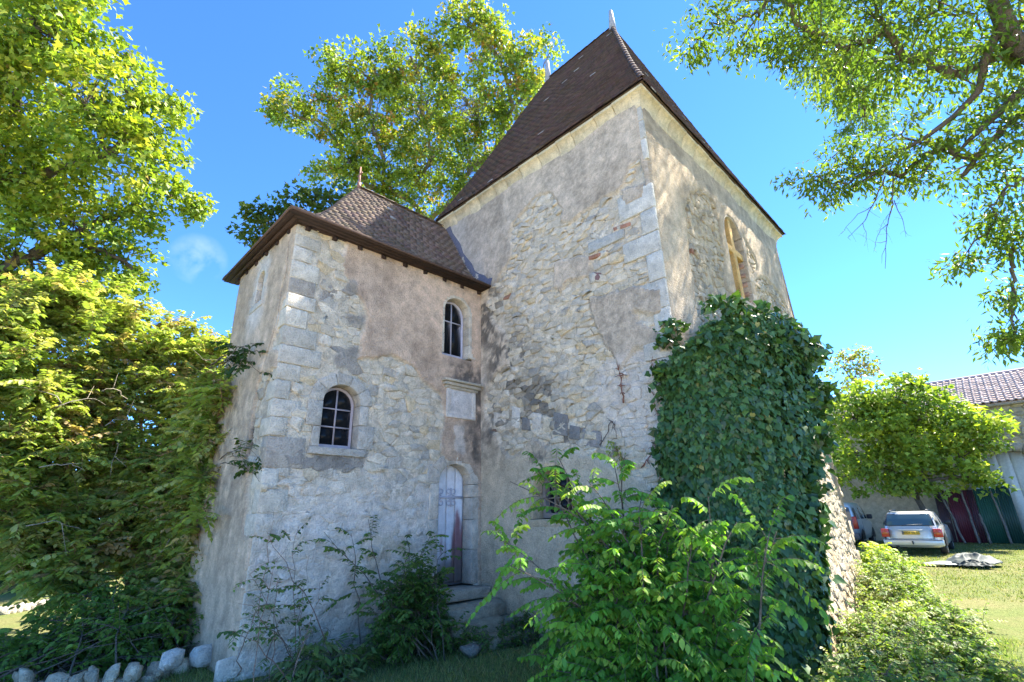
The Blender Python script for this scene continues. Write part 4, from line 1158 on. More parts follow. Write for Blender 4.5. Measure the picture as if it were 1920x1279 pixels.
for pts, r0 in (([(1690, 290), (1675, 330), (1677, 380), (1662, 425), (1657, 500)], 0.016), ([(1660, 330), (1642, 375), (1622, 415), (1592, 445)], 0.013), ([(1676, 375), (1690, 410), (1700, 445)], 0.008), ([(1638, 385), (1605, 402), (1572, 440)], 0.008), ([(1750, 300), (1722, 345), (1702, 372)], 0.011), ([(1664, 420), (1648, 440), (1640, 470)], 0.006), ([(1670, 395), (1658, 412), (1650, 432)], 0.005), ([(1618, 418), (1625, 440), (1618, 458)], 0.005)):
    K = np.array([at(x, y, 10.4) for x, y in pts]); t_ = np.linspace(0, len(K) - 1, 6 * (len(K) - 1) + 1)
    P = np.stack([np.interp(t_, np.arange(len(K)), K[:, j]) for j in range(3)], 1); P[1:] += np.cumsum(rng.normal(0, 0.008, P[1:].shape), 0) * 0.8
    m.tube(P, np.linspace(r0, r0 * 0.25, len(P)), 5, (0.15, 0.12, 0.10))
    for q in range(5):
        i_ = rng.integers(2, len(P)); e_ = P[i_] + rng.normal(0, 0.09, 3) + np.array((0, 0, -0.06)); m.tube([P[i_], (P[i_] + e_) / 2 + rng.normal(0, 0.012, 3), e_], [r0 * 0.35, r0 * 0.25, r0 * 0.12], 4, (0.15, 0.12, 0.10))
b_ = m.build('bough', MAT['bark'], ash, True); b_.matrix_parent_inverse = Matrix.Translation((-14.5, 9.0, 0))
# small tree by the parked cars, and what shows beyond
sm_l = px_lobes([(1625, 745, 42), (1680, 745, 48), (1740, 765, 48), (1640, 800, 60), (1710, 820, 66), (1785, 805, 48), (1835, 785, 38), (1605, 850, 45), (1660, 880, 50), (1730, 885, 52), (1800, 860, 42), (1866, 792, 20), (1855, 830, 22), (1825, 895, 26), (1595, 780, 45), (1700, 715, 22), (1590, 900, 30), (1850, 905, 16)], 29)
tree('leafy_small_tree', 'bushy bright green tree behind the parked estate car', (30.0, 3.4, 0), (29.6, 3.6, 1.9), sm_l, 305, 'maple', (0.17, 0.27), 52, 16, 0.33, ((0.28, 0.37, 0.05), (0.20, 0.29, 0.045), (0.38, 0.43, 0.07), (0.16, 0.23, 0.05)), (3, 3, 1.5, 1), 0.13, bark=(0.13, 0.11, 0.09), limb_r=0.55)
far_l = px_lobes([(1598, 668, 22), (1625, 690, 20), (1580, 690, 22), (1610, 720, 22)], 48)
tree('distant_tree', 'sparse tree top with reddish leaves far behind the ivy', (46, 9.8, 0), at(1600, 760, 48), far_l, 306, 'maple', (0.22, 0.36), 40, 8, 0.4, ((0.24, 0.27, 0.05), (0.28, 0.22, 0.08)), (3, 1), 0.25)
# background trees that close the horizon behind the house and on the left
BG = ((0.045, 0.075, 0.018), (0.07, 0.11, 0.02), (0.03, 0.05, 0.015))
for k, (x, y, h, rad) in enumerate(((-4, 27, 7, 3.0), (1.5, 28, 8, 3.2), (-11, 25, 8, 3.4), (8, 31, 8, 3.4), (-0.5, 21.5, 3.2, 1.8), (15, 36, 9, 3.6), (3.6, 22.5, 3.4, 1.9), (6.5, 24, 4, 2.0))):
    cs = [(np.array((x + a, y + b, c)), rr) for a, b, c, rr in ((0, 0, h * .75, rad * .8), (rad * .6, .4, h * .5, rad * .7), (-rad * .6, -.3, h * .5, rad * .7), (0.2, -rad * .5, h * .3, rad * .6), (0, .3, h, rad * .55), (rad * .5, -.3, h * .18, rad * .5), (-rad * .5, -.2, h * .16, rad * .5))]
    tree('background_tree', ['dark round tree in the distance left of the shrub', 'dark tree hidden beyond the tangled shrub', 'dark tree at the far left edge', 'dark tree behind the turret', 'low dark bush in the distance left of the shrub', 'dark tree behind the tower', 'low dark bush behind the stems of the shrub', 'dark bush behind the turret'][k], (x, y, 0), (x, y, h * .4), cs, 320 + k, 'maple', (0.25, 0.4), 24, 5, 0.45, BG, None, 0.22, group='trees on the far side of the meadow')
# ------------------------------------------------------------------ ivy over the tower's foot
ivy = thing('ivy', 'thick dark green ivy smothering the foot and corner of the tower', 'ivy', (5.9, 2.2, 0))
ivy_inv = Matrix.Translation((-5.9, -2.2, 0))
def ivy_R(z):      # right-hand rim of the mass, plan position by height
    zs = [0.0, 0.6, 1.3, 2.2, 3.0, 3.6, 4.1, 4.5]
    xs = [5.75, 6.05, 6.40, 6.85, 7.15, 7.25, 7.2, 7.0]; ys = [1.80, 1.84, 1.80, 1.72, 1.62, 1.62, 1.78, 2.2]
    return np.stack([np.interp(z, zs, xs), np.interp(z, zs, ys)], -1)
def ivy_L(z):
    zs = [0.0, 1.0, 1.8, 2.4, 3.2, 3.7, 4.1, 4.5]
    ys = [3.45, 3.32, 3.18, 3.03, 2.92, 2.84, 2.62, 2.5]
    return np.stack([np.interp(z, zs, [5.70, 5.70, 5.72, 5.74, 5.75, 5.80, 6.0, 6.5]), np.interp(z, zs, ys)], -1)
def ivy_pt(a, z):
    """a 0..1 across the shaded face, 1..2 back along the sunny side to the wall"""
    a, z = np.asarray(a), np.asarray(z)
    l, rr = ivy_L(z), ivy_R(z)
    t = np.clip(a, 0, 1)[..., None]
    ct = np.array((5.38, 2.05)) + (rr - np.array((6.6, 1.6))) * 0.15
    p = (1 - t) ** 2 * l + 2 * t * (1 - t) * ct + t * t * rr
    s = np.clip(a - 1, 0, 1)[..., None]
    back = np.stack([rr[..., 0] + 1.1 + 0.25 * z, TY - plinth(rr[..., 0] + 1.2, z) - 0.03], -1)
    low = np.clip((np.asarray(z) - 1.2) / 1.5, 0.06, 1)[..., None]
    p = p + (back - rr) * s * low
    return np.concatenate([p, z[..., None]], -1)
r = np.random.default_rng(41)
def ivy_layer(n, depth, seed, smin, smax):
    r = np.random.default_rng(seed)
    a = np.where(r.random(n) < 0.72, r.random(n), 1 + r.random(n)); z = r.random(n) ** 0.95 * 4.35
    top = 3.45 + 0.7 * fbm(a * 5, z * 0, seed=44) + 0.6 * np.clip(a, 0, 1) + 0.12 * r.random(n)
    ok = z < top; a, z = a[ok], z[ok]
    e = 1e-3
    p = ivy_pt(a, z); da = ivy_pt(a + e, z) - ivy_pt(a - e, z); dz = ivy_pt(a, z + e) - ivy_pt(a, z - e)
    nn = unit(np.cross(da, dz)); nn *= np.where((nn * (EYE - p)).sum(1) < 0, np.where(a < 1, -1, 1), 1)[:, None]
    cen = np.array((8.5, 4.5, 0)) - p; cen[:, 2] = 0
    nn *= np.where((nn * cen).sum(1) > 0, -1, 1)[:, None]
    bump = 0.05 + 0.22 * fbm(p[:, 0] * 1.6 + p[:, 1] * 1.3, p[:, 2] * 1.6, seed=45) + 0.10 * fbm(p[:, 0] * 6, p[:, 2] * 6, p[:, 1] * 6, seed=46)
    edge = (a < 0.06)
    p = p + nn * (bump + depth)[:, None] + r.normal(0, 0.02, p.shape)
    nrm = unit(nn + rand_unit(r, len(p)) * 0.65 + np.array((0, 0, 0.25)))
    tip = unit(np.array((0, 0, -1.0)) + rand_unit(r, len(p)) * 0.55 + nn * 0.25)
    sz = r.uniform(smin, smax, len(p))
    t = np.array([(0.052, 0.112, 0.028), (0.068, 0.14, 0.033), (0.038, 0.088, 0.026), (0.10, 0.18, 0.04), (0.24, 0.22, 0.05)])[r.choice(5, len(p), p=(.38, .3, .2, .11, .01))] * r.uniform(0.75, 1.3, (len(p), 1))
    return p, tip, nrm, sz, t
A1 = ivy_layer(16000, 0.0, 51, 0.04, 0.105); A2 = ivy_layer(5000, -0.10, 52, 0.08, 0.12)
# bushy crown of the ivy, lit from the right
def puff(n, c, rad, seed):
    r = np.random.default_rng(seed); d = rand_unit(r, n); d[:, 2] = np.abs(d[:, 2]) * 0.8 - 0.15
    p = np.array(c) + d * rad * (0.75 + 0.35 * r.random((n, 1))) + r.normal(0, 0.04, (n, 3))
    nrm = unit(d + rand_unit(r, n) * 0.5); tip = unit(rand_unit(r, n) + d * 0.4 + np.array((0, 0, -0.5)))
    t = np.array([(0.05, 0.115, 0.028), (0.09, 0.165, 0.035), (0.035, 0.08, 0.022)])[r.choice(3, n)] * r.uniform(0.75, 1.3, (n, 1))
    return p, tip, nrm, r.uniform(0.07, 0.12, n), t
PF = [puff(520, c, rr, 60 + i) for i, (c, rr) in enumerate((((6.15, 2.55, 3.2), 0.36), ((6.55, 2.3, 3.42), 0.42), ((7.05, 1.95, 3.65), 0.45), ((7.3, 1.85, 3.55), 0.42), ((7.25, 1.8, 3.0), 0.36), ((7.0, 1.8, 2.4), 0.32), ((7.8, 2.1, 3.7), 0.42), ((8.1, 2.2, 4.15), 0.38), ((7.5, 2.2, 4.1), 0.38), ((8.6, 2.4, 4.4), 0.32)))]
sp_r = np.random.default_rng(77)
for k in range(70):
    a_ = sp_r.choice([sp_r.uniform(0, 0.04), sp_r.uniform(0.9, 1.25), sp_r.uniform(0.05, 1.4)], p=(.3, .4, .3)); z_ = sp_r.uniform(0.5, 3.9) if a_ < 0.05 or a_ > 0.9 else sp_r.uniform(3.4, 4.1)
    c_ = ivy_pt(np.array([a_]), np.array([z_]))[0] + np.array((-0.02, 0.03 if a_ < .05 else -0.04, 0.05))
    q = puff(26, c_, sp_r.uniform(0.07, 0.15), 700 + k); PF.append(q)
Pv, Tp, Nm, Sz, Tt = [np.concatenate([x[i] for x in [A1] + PF]) for i in range(5)]
keep = leaf_singles('leaf', 'ivy', Pv, Tp, Nm, Sz, Tt, MAT['ivy'], ivy, 280, ivy_inv)
Pv, Tp, Nm, Sz, Tt = [np.concatenate([x[keep], y]) for x, y in zip((Pv, Tp, Nm, Sz, Tt), A2)]
o = leaf_object('ivy_leaves', 'ivy', Pv, Tp, Nm, Sz, Tt, MAT['ivy'], ivy); o.matrix_parent_inverse = ivy_inv
m = MB()
for k in range(26):
    a = r.uniform(0.02, 0.98); zz = np.linspace(0.0, r.uniform(1.5, 3.8), 10)
    P = ivy_pt(np.clip(a + 0.05 * np.sin(zz * 2 + k), 0, 1), zz); P[:, :2] += np.array((0.10, 0.13))
    m.tube(P, np.linspace(0.03, 0.008, 10), 5, (0.10, 0.08, 0.06))
s_ = m.build('stems', MAT['bark'], ivy, True); s_.matrix_parent_inverse = ivy_inv
# trails of ivy on the wall beside the mass, leafless red-brown creeper threads higher up
def creeper(name, label, pts, face, leafy, seed, col, rad=0.007, leafcol=(0.03, 0.07, 0.026), n=60, sz=(0.05, 0.085)):
    r = np.random.default_rng(seed)
    P = np.array([FACES[face]['fn'](u, v, 0.035) for u, v in uv(face, pts)], float)
    root = thing(name, label, 'creeper', tuple(P[0]), group='creepers on the tower front'); inv = Matrix.Translation(tuple(-P[0]))
    Q = np.concatenate([np.linspace(P[i], P[i + 1], 6)[:-1] for i in range(len(P) - 1)] + [P[-1:]]); Q += r.normal(0, 0.008, Q.shape)
    m = MB(); m.tube(Q, np.linspace(rad, rad * 0.4, len(Q)), 5, col)
    out = np.array(FACES[face]['fn'](0, 0, 1.0)) - np.array(FACES[face]['fn'](0, 0, 0.0)); out = np.array([float(x) for x in out]); out[2] = 0
    for k in range(14):
        q = Q[r.integers(1, len(Q))]; e = q + rand_unit(r, 1)[0] * r.uniform(0.04, 0.12) * (1 - np.abs(unit(out)) * 0.8)
        m.tube([q, (q + e) / 2 + (0, 0, 0.01), e], [rad * 0.6, rad * 0.5, rad * 0.3], 4, col)
    o = m.build('stem', MAT['bark'], root); o.matrix_parent_inverse = inv
    if leafy:
        i = r.integers(0, len(Q), n); p = Q[i] + r.normal(0, 0.05, (n, 3)); p += unit(out) * 0.03
        o = leaf_object('leaves', 'ivy', p, unit(np.array((0, 0, -1.0)) + rand_unit(r, n) * .6), unit(unit(out) + rand_unit(r, n) * .5), r.uniform(*sz, n), np.array(leafcol) * r.uniform(.7, 1.3, (n, 1)), MAT['ivy'], root); o.matrix_parent_inverse = inv
RB = (0.24, 0.11, 0.07)
creeper('creeper', 'dry reddish creeper stem standing alone on the tower front', [(1172, 756), (1168, 725), (1163, 695)], 'WL', False, 71, RB, 0.012)
creeper('creeper', 'thin dead creeper stem nearest the ivy on the tower front', [(1240, 790), (1232, 765), (1226, 735)], 'WL', False, 72, RB)
creeper('creeper', 'forked brown creeper stem above the small cellar window', [(1128, 835), (1150, 790), (1156, 805), (1160, 822)], 'WL', False, 73, (0.14, 0.10, 0.08))
creeper('creeper', 'dead creeper twig at the tower corner high on the left of the ivy', [(1235, 700), (1228, 690), (1224, 672)], 'WL', False, 74, RB)
creeper('creeper', 'small leafy ivy trail climbing beside the main ivy', [(1262, 790), (1250, 745), (1246, 715), (1252, 690)], 'WL', True, 75, (0.12, 0.08, 0.06), n=42)
creeper('creeper', 'yellow-green creeper spray above the bush on the tower front', [(1180, 880), (1165, 855), (1155, 838)], 'WL', True, 76, (0.2, 0.12, 0.07), leafcol=(0.22, 0.26, 0.04), n=60, sz=(0.03, 0.055))
creeper('creeper', 'red creeper threads low between bush and ivy', [(1205, 880), (1222, 855), (1230, 838)], 'WL', False, 77, (0.27, 0.10, 0.08))

# ------------------------------------------------------------------ shrubs: stems that arch out, leafy side shoots
def shrub(name, label, base, targets, seed, stems_r=0.02, leaf='ovate', size=(0.06, 0.1), shoots=7, shoot_len=(0.25, 0.5), per=14, pal=((0.08, 0.16, 0.03),), palw=None, bark=(0.15, 0.12, 0.09), droop=0.6, spread=0.35, cat='shrub', singles=0, group=None, bare=0.35, mat=None, pair=True, up=0.5, mains=None, local=False):
    r = np.random.default_rng(seed); base = np.asarray(base, float)
    root = thing(name, label, cat, tuple(base), group=group); inv = Matrix.Translation(tuple(-base))
    m = MB(); LP, LT, LN, LS, LC = [], [], [], [], []
    pc = np.array(pal); pw = np.array(palw) / np.sum(palw) if palw is not None else None
    MP = []
    for mp in (mains if mains is not None else []):
        b0 = base + np.array((*r.normal(0, spread, 2), -0.03)); mp = np.asarray(mp, float)
        Q = bez(b0, b0 * 0.55 + mp * 0.45 + np.array((0, 0, 0.5)), mp, 9); Q[1:-1] += r.normal(0, 0.05, (7, 3))
        m.tube(Q, np.linspace(stems_r * 2.6, stems_r * 1.1, 9), 7, np.array(bark) * r.uniform(0.75, 1.25)); MP.append(Q[5:])
    MP = np.concatenate(MP) if MP else None
    SHP, SHR = [], []
    for tg in targets:
        tg = np.asarray(tg, float)
        if MP is None: b0 = base + np.array((*r.normal(0, spread, 2), 0)); b0[2] = -0.03 if base[2] < 0.1 else base[2]
        else: b0 = MP[np.argsort(((MP - tg) ** 2).sum(1))[r.integers(0, 4)]]
        if local: b0 = np.array((tg[0], tg[1], -0.03)) + np.array((*r.normal(0, 0.12, 2), 0))
        mid = b0 + (tg - b0) * 0.5 + np.array((0, 0, up * 0.5 * np.linalg.norm(tg - b0) * 0.5)) + r.normal(0, 0.08, 3)
        Q = bez(b0, mid, tg, 9); Q[1:] += r.normal(0, 0.015, Q[1:].shape)
        m.tube(Q, np.linspace(stems_r * r.uniform(0.7, 1.3), stems_r * 0.25, 9), 5, np.array(bark) * r.uniform(0.7, 1.3))
        stc = pc[r.choice(len(pc), p=pw)]
        for k in range(shoots):
            t = r.uniform(bare, 1.0); i = min(7, int(t * 8)); q = Q[i] + (Q[i + 1] - Q[i]) * (t * 8 - i)
            d = unit(Q[i + 1] - Q[i]) * 0.5 + rand_unit(r, 1)[0] * 0.9; d[2] = d[2] * 0.7 + 0.15; d = unit(d)
            L = r.uniform(*shoot_len)
            e = q + d * L + np.array((0, 0, -0.25 * L * droop)); c = q + d * L * 0.55 + np.array((0, 0, 0.12 * L))
            S = bez(q, c, e, 6)
            SHP.append(S); SHR.append(np.linspace(max(0.003, stems_r * 0.2), 0.002, 6))
            tt = np.linspace(0.15, 1.0, per); t3 = tt[:, None]; pts = (1 - t3) ** 2 * q + 2 * t3 * (1 - t3) * c + t3 * t3 * e
            sd = unit(np.cross(d, (0, 0, 1.0)))
            sgn = np.where(np.arange(per) % 2 == 0, 1.0, -1.0)[:, None] if pair else r.choice([-1.0, 1.0], (per, 1))
            tip = unit(sd * sgn * 0.8 + d * 0.45 + np.array((0, 0, -droop)) + r.normal(0, 0.18, (per, 3)))
            nrm = unit(np.array((0, 0, 1.0)) + sd * sgn * 0.5 + r.normal(0, 0.3, (per, 3)))
            LP.append(pts); LT.append(tip); LN.append(nrm); LS.append(r.uniform(*size, per) * (1 - 0.35 * np.abs(tt - 0.5)))
            c0 = stc if r.random() < 0.6 else pc[r.choice(len(pc), p=pw)]
            LC.append(c0 * r.uniform(0.75, 1.3) * r.uniform(0.85, 1.15, (per, 1)))
    o = m.build('stems', MAT['bark'], root, True); o.matrix_parent_inverse = inv; o['kind'] = 'stuff'
    tv, tf = tube_batch(np.array(SHP), np.array(SHR), 3)
    o = obj('shoots', mesh_np('shoots', tv, tf, np.tile(np.array(bark) * 1.2, (len(tv), 1))), MAT['bark'], root); o.matrix_parent_inverse = inv; o['kind'] = 'stuff'
    P, T, Nn, S_, Cc = [np.concatenate(x) for x in (LP, LT, LN, LS, LC)]
    mt = mat or MAT['leaf']
    if singles:
        kp = leaf_singles('leaf', leaf, P, T, Nn, S_, Cc, mt, root, singles, inv)
        P, T, Nn, S_, Cc = P[kp], T[kp], Nn[kp], S_[kp], Cc[kp]
    o = leaf_object('foliage', leaf, P, T, Nn, S_, Cc, mt, root); o.matrix_parent_inverse = inv
    return root

def dome(n, c, rx, ry, h, seed, zmin=0.1):
    r = np.random.default_rng(seed); d = rand_unit(r, n); d[:, 2] = np.abs(d[:, 2]); q = 0.55 + 0.45 * r.random(n)
    p = np.array(c) + d * q[:, None] * np.array((rx, ry, h)); p[:, 2] = np.maximum(p[:, 2], zmin)
    return p
GB = ((0.16, 0.34, 0.05), (0.12, 0.27, 0.045), (0.24, 0.42, 0.06), (0.34, 0.48, 0.08))
tg = np.concatenate([dome(200, (4.65, 2.95, 0), 0.78, 0.95, 1.65, 81), np.array([at(*p) for p in ((1000, 880, 5.6), (960, 905, 5.4), (1030, 900, 5.5), (1150, 870, 5.3), (1160, 840, 5.4), (1100, 900, 5.2), (1330, 930, 4.9), (1440, 1010, 4.7), (1460, 1000, 4.8), (1380, 980, 4.8), (940, 1010, 5.2), (960, 1060, 5.0), (1050, 860, 5.7), (1200, 930, 5.1), (1260, 950, 5.0), (1300, 1000, 4.8))])])
shrub('green_bush', 'light green bush with arching feathery shoots in front of the tower', (4.75, 2.8, 0), tg, 82, 0.016, 'ovate', (0.05, 0.10), 15, (0.2, 0.6), 19, GB, (4, 3, 2, 1), droop=0.9, spread=0.3, singles=280, bare=0.3)
# tangled overgrown shrub beside the turret
SB = ((0.32, 0.38, 0.09), (0.23, 0.30, 0.07), (0.45, 0.45, 0.16), (0.46, 0.35, 0.18))
SM = []
T1 = []
rs = np.random.default_rng(83)
for (px, py, rad, rr, n) in ((50, 610, 60, 12, 14), (140, 580, 50, 12.2, 14), (225, 590, 50, 12.2, 14), (310, 630, 50, 12, 12), (380, 660, 40, 11.8, 10), (60, 710, 85, 11.4, 18), (170, 705, 85, 11.5, 18), (280, 730, 75, 11.4, 14), (360, 750, 50, 11.3, 12), (415, 650, 22, 11.5, 5), (60, 820, 85, 11.0, 18), (170, 840, 85, 11.0, 18), (280, 850, 70, 10.8, 14), (345, 870, 50, 10.6, 10), (60, 920, 60, 10.8, 14), (150, 940, 60, 11.0, 14), (-50, 700, 90, 11.6, 14), (-40, 860, 80, 11.2, 12), (100, 545, 22, 12.3, 5), (375, 810, 40, 10.6, 10), (-30, 600, 60, 12, 8), (250, 940, 60, 10.6, 14), (340, 960, 50, 10.4, 12), (380, 900, 35, 10.2, 9), (60, 1000, 45, 10.6, 8), (150, 1020, 50, 10.8, 9), (360, 1040, 40, 10.3, 9), (390, 980, 30, 10.0, 7), (300, 1010, 45, 10.8, 7), (10, 960, 50, 10.8, 9), (395, 740, 28, 9.6, 9), (400, 830, 26, 9.5, 9), (388, 900, 26, 9.4, 9), (385, 970, 24, 9.4, 9), (380, 1040, 24, 9.4, 9), (370, 1100, 26, 9.4, 9), (330, 1080, 34, 9.8, 10), (270, 1080, 30, 10.4, 5), (120, 1080, 40, 10.2, 8), (40, 1050, 30, 10.6, 5), (300, 1150, 30, 9.4, 9), (220, 1000, 40, 10.9, 6)):
    SM.append(at(px, py + 30, rr + 0.2))
    for k in range(n):
        d = rs.normal(0, 0.5, 2); T1.append(at(px + d[0] * rad, py + d[1] * rad, rr + rs.normal(0, 0.5)))
shrub('overgrown_shrub', 'huge tangled shrub with yellow-green top leaning against the turret', (2.0, 10.6, 0), T1, 84, 0.018, 'ovate', (0.075, 0.135), 21, (0.2, 0.6), 15, SB, (4, 4, 2, 0.8), bark=(0.30, 0.19, 0.10), droop=0.5, spread=0.3, bare=0.25, singles=0, up=0.3, mains=SM[::2])
dt = thing('dead_branches', 'pale dead branches sticking through the tangled shrub', 'branches', (2.0, 10.5, 0)); dm = MB(); dr = np.random.default_rng(99)
for k in range(9):
    px_, py_ = dr.uniform(20, 400), dr.uniform(620, 1050); r_ = np.interp(py_, (600, 1050), (11.3, 9.6)) - 0.35
    p0 = at(px_, py_, r_); d_ = dr.normal(0, 1, 3) * np.array((1, 1, 0.6)); d_ /= np.linalg.norm(d_); L_ = dr.uniform(0.35, 0.8)
    dm = MB(); Q = bez(p0 - d_ * L_ / 2, p0 + np.array((0, 0, 0.18)), p0 + d_ * L_ / 2, 8) + dr.normal(0, 0.015, (8, 3)); dm.tube(Q, np.linspace(0.008, 0.003, 8), 5, np.array((0.36, 0.31, 0.24)) * dr.uniform(0.7, 1.2))
    e_ = Q[4] + dr.normal(0, 0.25, 3); dm.tube(np.linspace(Q[4], e_, 4), np.linspace(0.005, 0.002, 4), 4, (0.34, 0.29, 0.22))
    o = dm.build('branch', MAT['bark'], dt, True); o.matrix_parent_inverse = Matrix.Translation((-2.0, -10.5, 0))
shrub('low_green_mound', 'dark low mound of leaves under the tangled shrub', (1.0, 8.7, 0), np.concatenate([dome(60, at(180, 1190, 9.2) * np.array((1, 1, 0)), 1.2, 1.0, 0.95, 85), dome(40, at(330, 1190, 8.8) * np.array((1, 1, 0)), 0.8, 0.8, 0.8, 86)]), 87, 0.012, 'ovate', (0.06, 0.10), 9, (0.2, 0.4), 12, ((0.12, 0.21, 0.04), (0.16, 0.26, 0.05)), None, spread=0.6)
# at the turret's foot
shrub('dark_shrub', 'dense dark green shrub at the turret foot beside the steps', (4.15, 6.0, 0), np.concatenate([dome(60, (4.05, 5.95, 0), 0.65, 0.42, 1.25, 88), np.array([at(*p) for p in ((690, 975, 7.4), (605, 1000, 7.1), (760, 1010, 7.5), (660, 1000, 7.3), (810, 1000, 7.6), (830, 1030, 7.4))])]), 89, 0.011, 'ovate', (0.05, 0.085), 9, (0.18, 0.4), 13, ((0.09, 0.17, 0.04), (0.12, 0.21, 0.045), (0.18, 0.27, 0.06)), (3, 3, 1), spread=0.25)
shrub('bramble', 'thin straggling bramble at the foot of the turret corner', (2.5, 6.1, 0), np.array([at(*p) for p in ((500, 1000, 6.4), (540, 1010, 6.5), (470, 1080, 6.2), (580, 1040, 6.6), (520, 1080, 6.4), (450, 1130, 6.1), (560, 1110, 6.5), (600, 1090, 6.7), (480, 1150, 6.1), (530, 1160, 6.3), (430, 1180, 6.0), (590, 1180, 6.4), (555, 985, 6.7), (515, 975, 6.5))]), 90, 0.006, 'ovate', (0.04, 0.075), 5, (0.12, 0.3), 8, ((0.14, 0.22, 0.06), (0.10, 0.17, 0.05)), None, bark=(0.26, 0.16, 0.11), spread=0.35, bare=0.3)
shrub('weed_clump', 'long pale weeds at the bottom of the turret front', (3.0, 5.9, 0), dome(34, (2.9, 5.85, 0), 0.75, 0.35, 0.5, 91), 92, 0.005, 'lance', (0.08, 0.16), 4, (0.1, 0.25), 8, ((0.18, 0.24, 0.08), (0.12, 0.19, 0.05)), None, spread=0.4, bare=0.1)
shrub('twig_spray', 'leafy branch crossing the turret side from the shrub', tuple(at(395, 690, 9.6)), np.array([at(*p) for p in ((500, 665, 7.6), (470, 650, 7.7), (450, 690, 7.7), (490, 700, 7.5))]), 93, 0.012, 'ovate', (0.07, 0.11), 7, (0.15, 0.35), 10, ((0.04, 0.08, 0.02), (0.05, 0.10, 0.02)), None, spread=0.1, bare=0.4)
shrub('hanging_creeper', 'leafy creeper hanging on the turret corner halfway up', tuple(at(395, 880, 9.2)), np.array([at(*p) for p in ((470, 870, 7.0), (490, 905, 6.9), (480, 850, 7.0))]), 94, 0.008, 'ovate', (0.05, 0.09), 7, (0.1, 0.25), 9, ((0.05, 0.10, 0.025), (0.08, 0.14, 0.03)), None, spread=0.1, bare=0.5)
shrub('step_weeds', 'green weeds overgrowing the lowest door steps', (5.2, 5.5, 0), np.concatenate([dome(26, (4.75, 5.55, 0), 0.3, 0.25, 0.35, 301), dome(26, (5.65, 5.5, 0), 0.4, 0.3, 0.35, 302), dome(14, (5.2, 5.35, 0), 0.5, 0.12, 0.22, 303)]), 304, 0.004, 'ovate', (0.03, 0.06), 6, (0.06, 0.18), 9, ((0.10, 0.18, 0.04), (0.14, 0.22, 0.05)), None, local=True, bare=0.1, cat='weeds')
# undergrowth in front of the sunny side
UG = ((0.22, 0.32, 0.055), (0.16, 0.25, 0.05), (0.30, 0.37, 0.08), (0.28, 0.30, 0.13))
und = []
for (px, py, h, s, n) in ((1665, 1080, .9, .6, 44), (1710, 1110, .75, .6, 44), (1755, 1150, .5, .5, 44), (1670, 1180, .8, .45, 44), (1735, 1210, .5, .5, 44), (1795, 1220, .3, .35, 30), (1665, 1270, .7, .35, 40), (1715, 1290, .55, .45, 40), (1785, 1300, .3, .4, 34), (1680, 1340, .6, .4, 30), (1750, 1350, .35, .4, 30)):
    d = _fwd + _cx * (px - 960) / FPX - _cy * (py + 60 - 639.5) / FPX; g = EYE + d * (-EYE[2] / d[2])
    und.append(dome(n, (g[0], g[1], 0), s, s, h, 900 + px))
shrub('bramble_thicket', 'mass of brambles and weeds on the sunny side of the tower', (8.3, 0.9, 0), np.concatenate(und), 95, 0.005, 'ovate', (0.03, 0.062), 16, (0.12, 0.35), 14, UG, (3, 3, 2, 1), spread=1.0, bare=0.15, up=0.4, cat='thicket', local=True)
shrub('sunlit_weeds', 'bright yellow-green nettles in front of the cars', (14.5, 2.4, 0), np.concatenate([dome(60, (14.2, 2.75, 0), 1.3, 0.4, 0.95, 96), dome(40, (12.9, 2.2, 0), 0.9, 0.25, 0.8, 97)]), 98, 0.006, 'ovate', (0.07, 0.12), 9, (0.15, 0.4), 11, ((0.36, 0.42, 0.05), (0.26, 0.36, 0.05)), None, spread=0.7, bare=0.15, cat='weeds', local=True)

# ------------------------------------------------------------------ grass
def grass(name, label, n, area, seed, hgt, wid, pal, reject=None):
    r = np.random.default_rng(seed)
    rad = np.sqrt(r.random(n) * (area[1] ** 2 - area[0] ** 2) + area[0] ** 2) if len(area) == 4 else None
    ang = r.uniform(area[2], area[3], n)
    x, y = rad * np.cos(ang), rad * np.sin(ang)
    ok = ~(((x > UX - .05) & (y > UY - .05) & (x < TX + 1) & (y < UYE)) | ((x > TX) & (x < TXE) & (y > TY - 1.0) & (y < TYE)))
    ok &= fbm(x * 0.7, y * 0.7, seed=7) + 0.5 * fbm(x * 4, y * 4, seed=9) > -0.22
    x, y = x[ok], y[ok]; n = len(x)
    z = ground_z(x, y)
    P = np.stack([x, y, z - 0.01], 1); h = r.uniform(*hgt, n)[:, None] * (0.7 + 1.0 * np.clip(fbm(x * 1.1, y * 1.1, seed=10) + 0.3, 0, 1))[:, None]
    lean = np.stack([r.normal(0, .45, n), r.normal(0, .45, n), np.ones(n)], 1)
    sd = unit(np.stack([r.normal(0, 1, n), r.normal(0, 1, n), np.zeros(n)], 1)) * r.uniform(*wid, n)[:, None]
    V = np.stack([P - sd, P + sd, P + lean * h], 1).reshape(-1, 3)
    F = np.arange(3 * n).reshape(-1, 3)
    c = np.array(pal)[r.choice(len(pal), n)] * r.uniform(.7, 1.3, (n, 1))
    o = obj(name, mesh_np(name, V, F, np.repeat(c, 3, 0)), MAT['leaf']); tag(o, label, 'grass', kind='stuff'); return o
grass('lawn_grass', 'short grass in the shade before the house', 130000, (3.8, 9.5, R(-20), R(100)), 111, (0.03, 0.09), (0.0025, 0.0055), ((0.20, 0.27, 0.09), (0.25, 0.30, 0.11), (0.34, 0.32, 0.16), (0.14, 0.21, 0.06)))
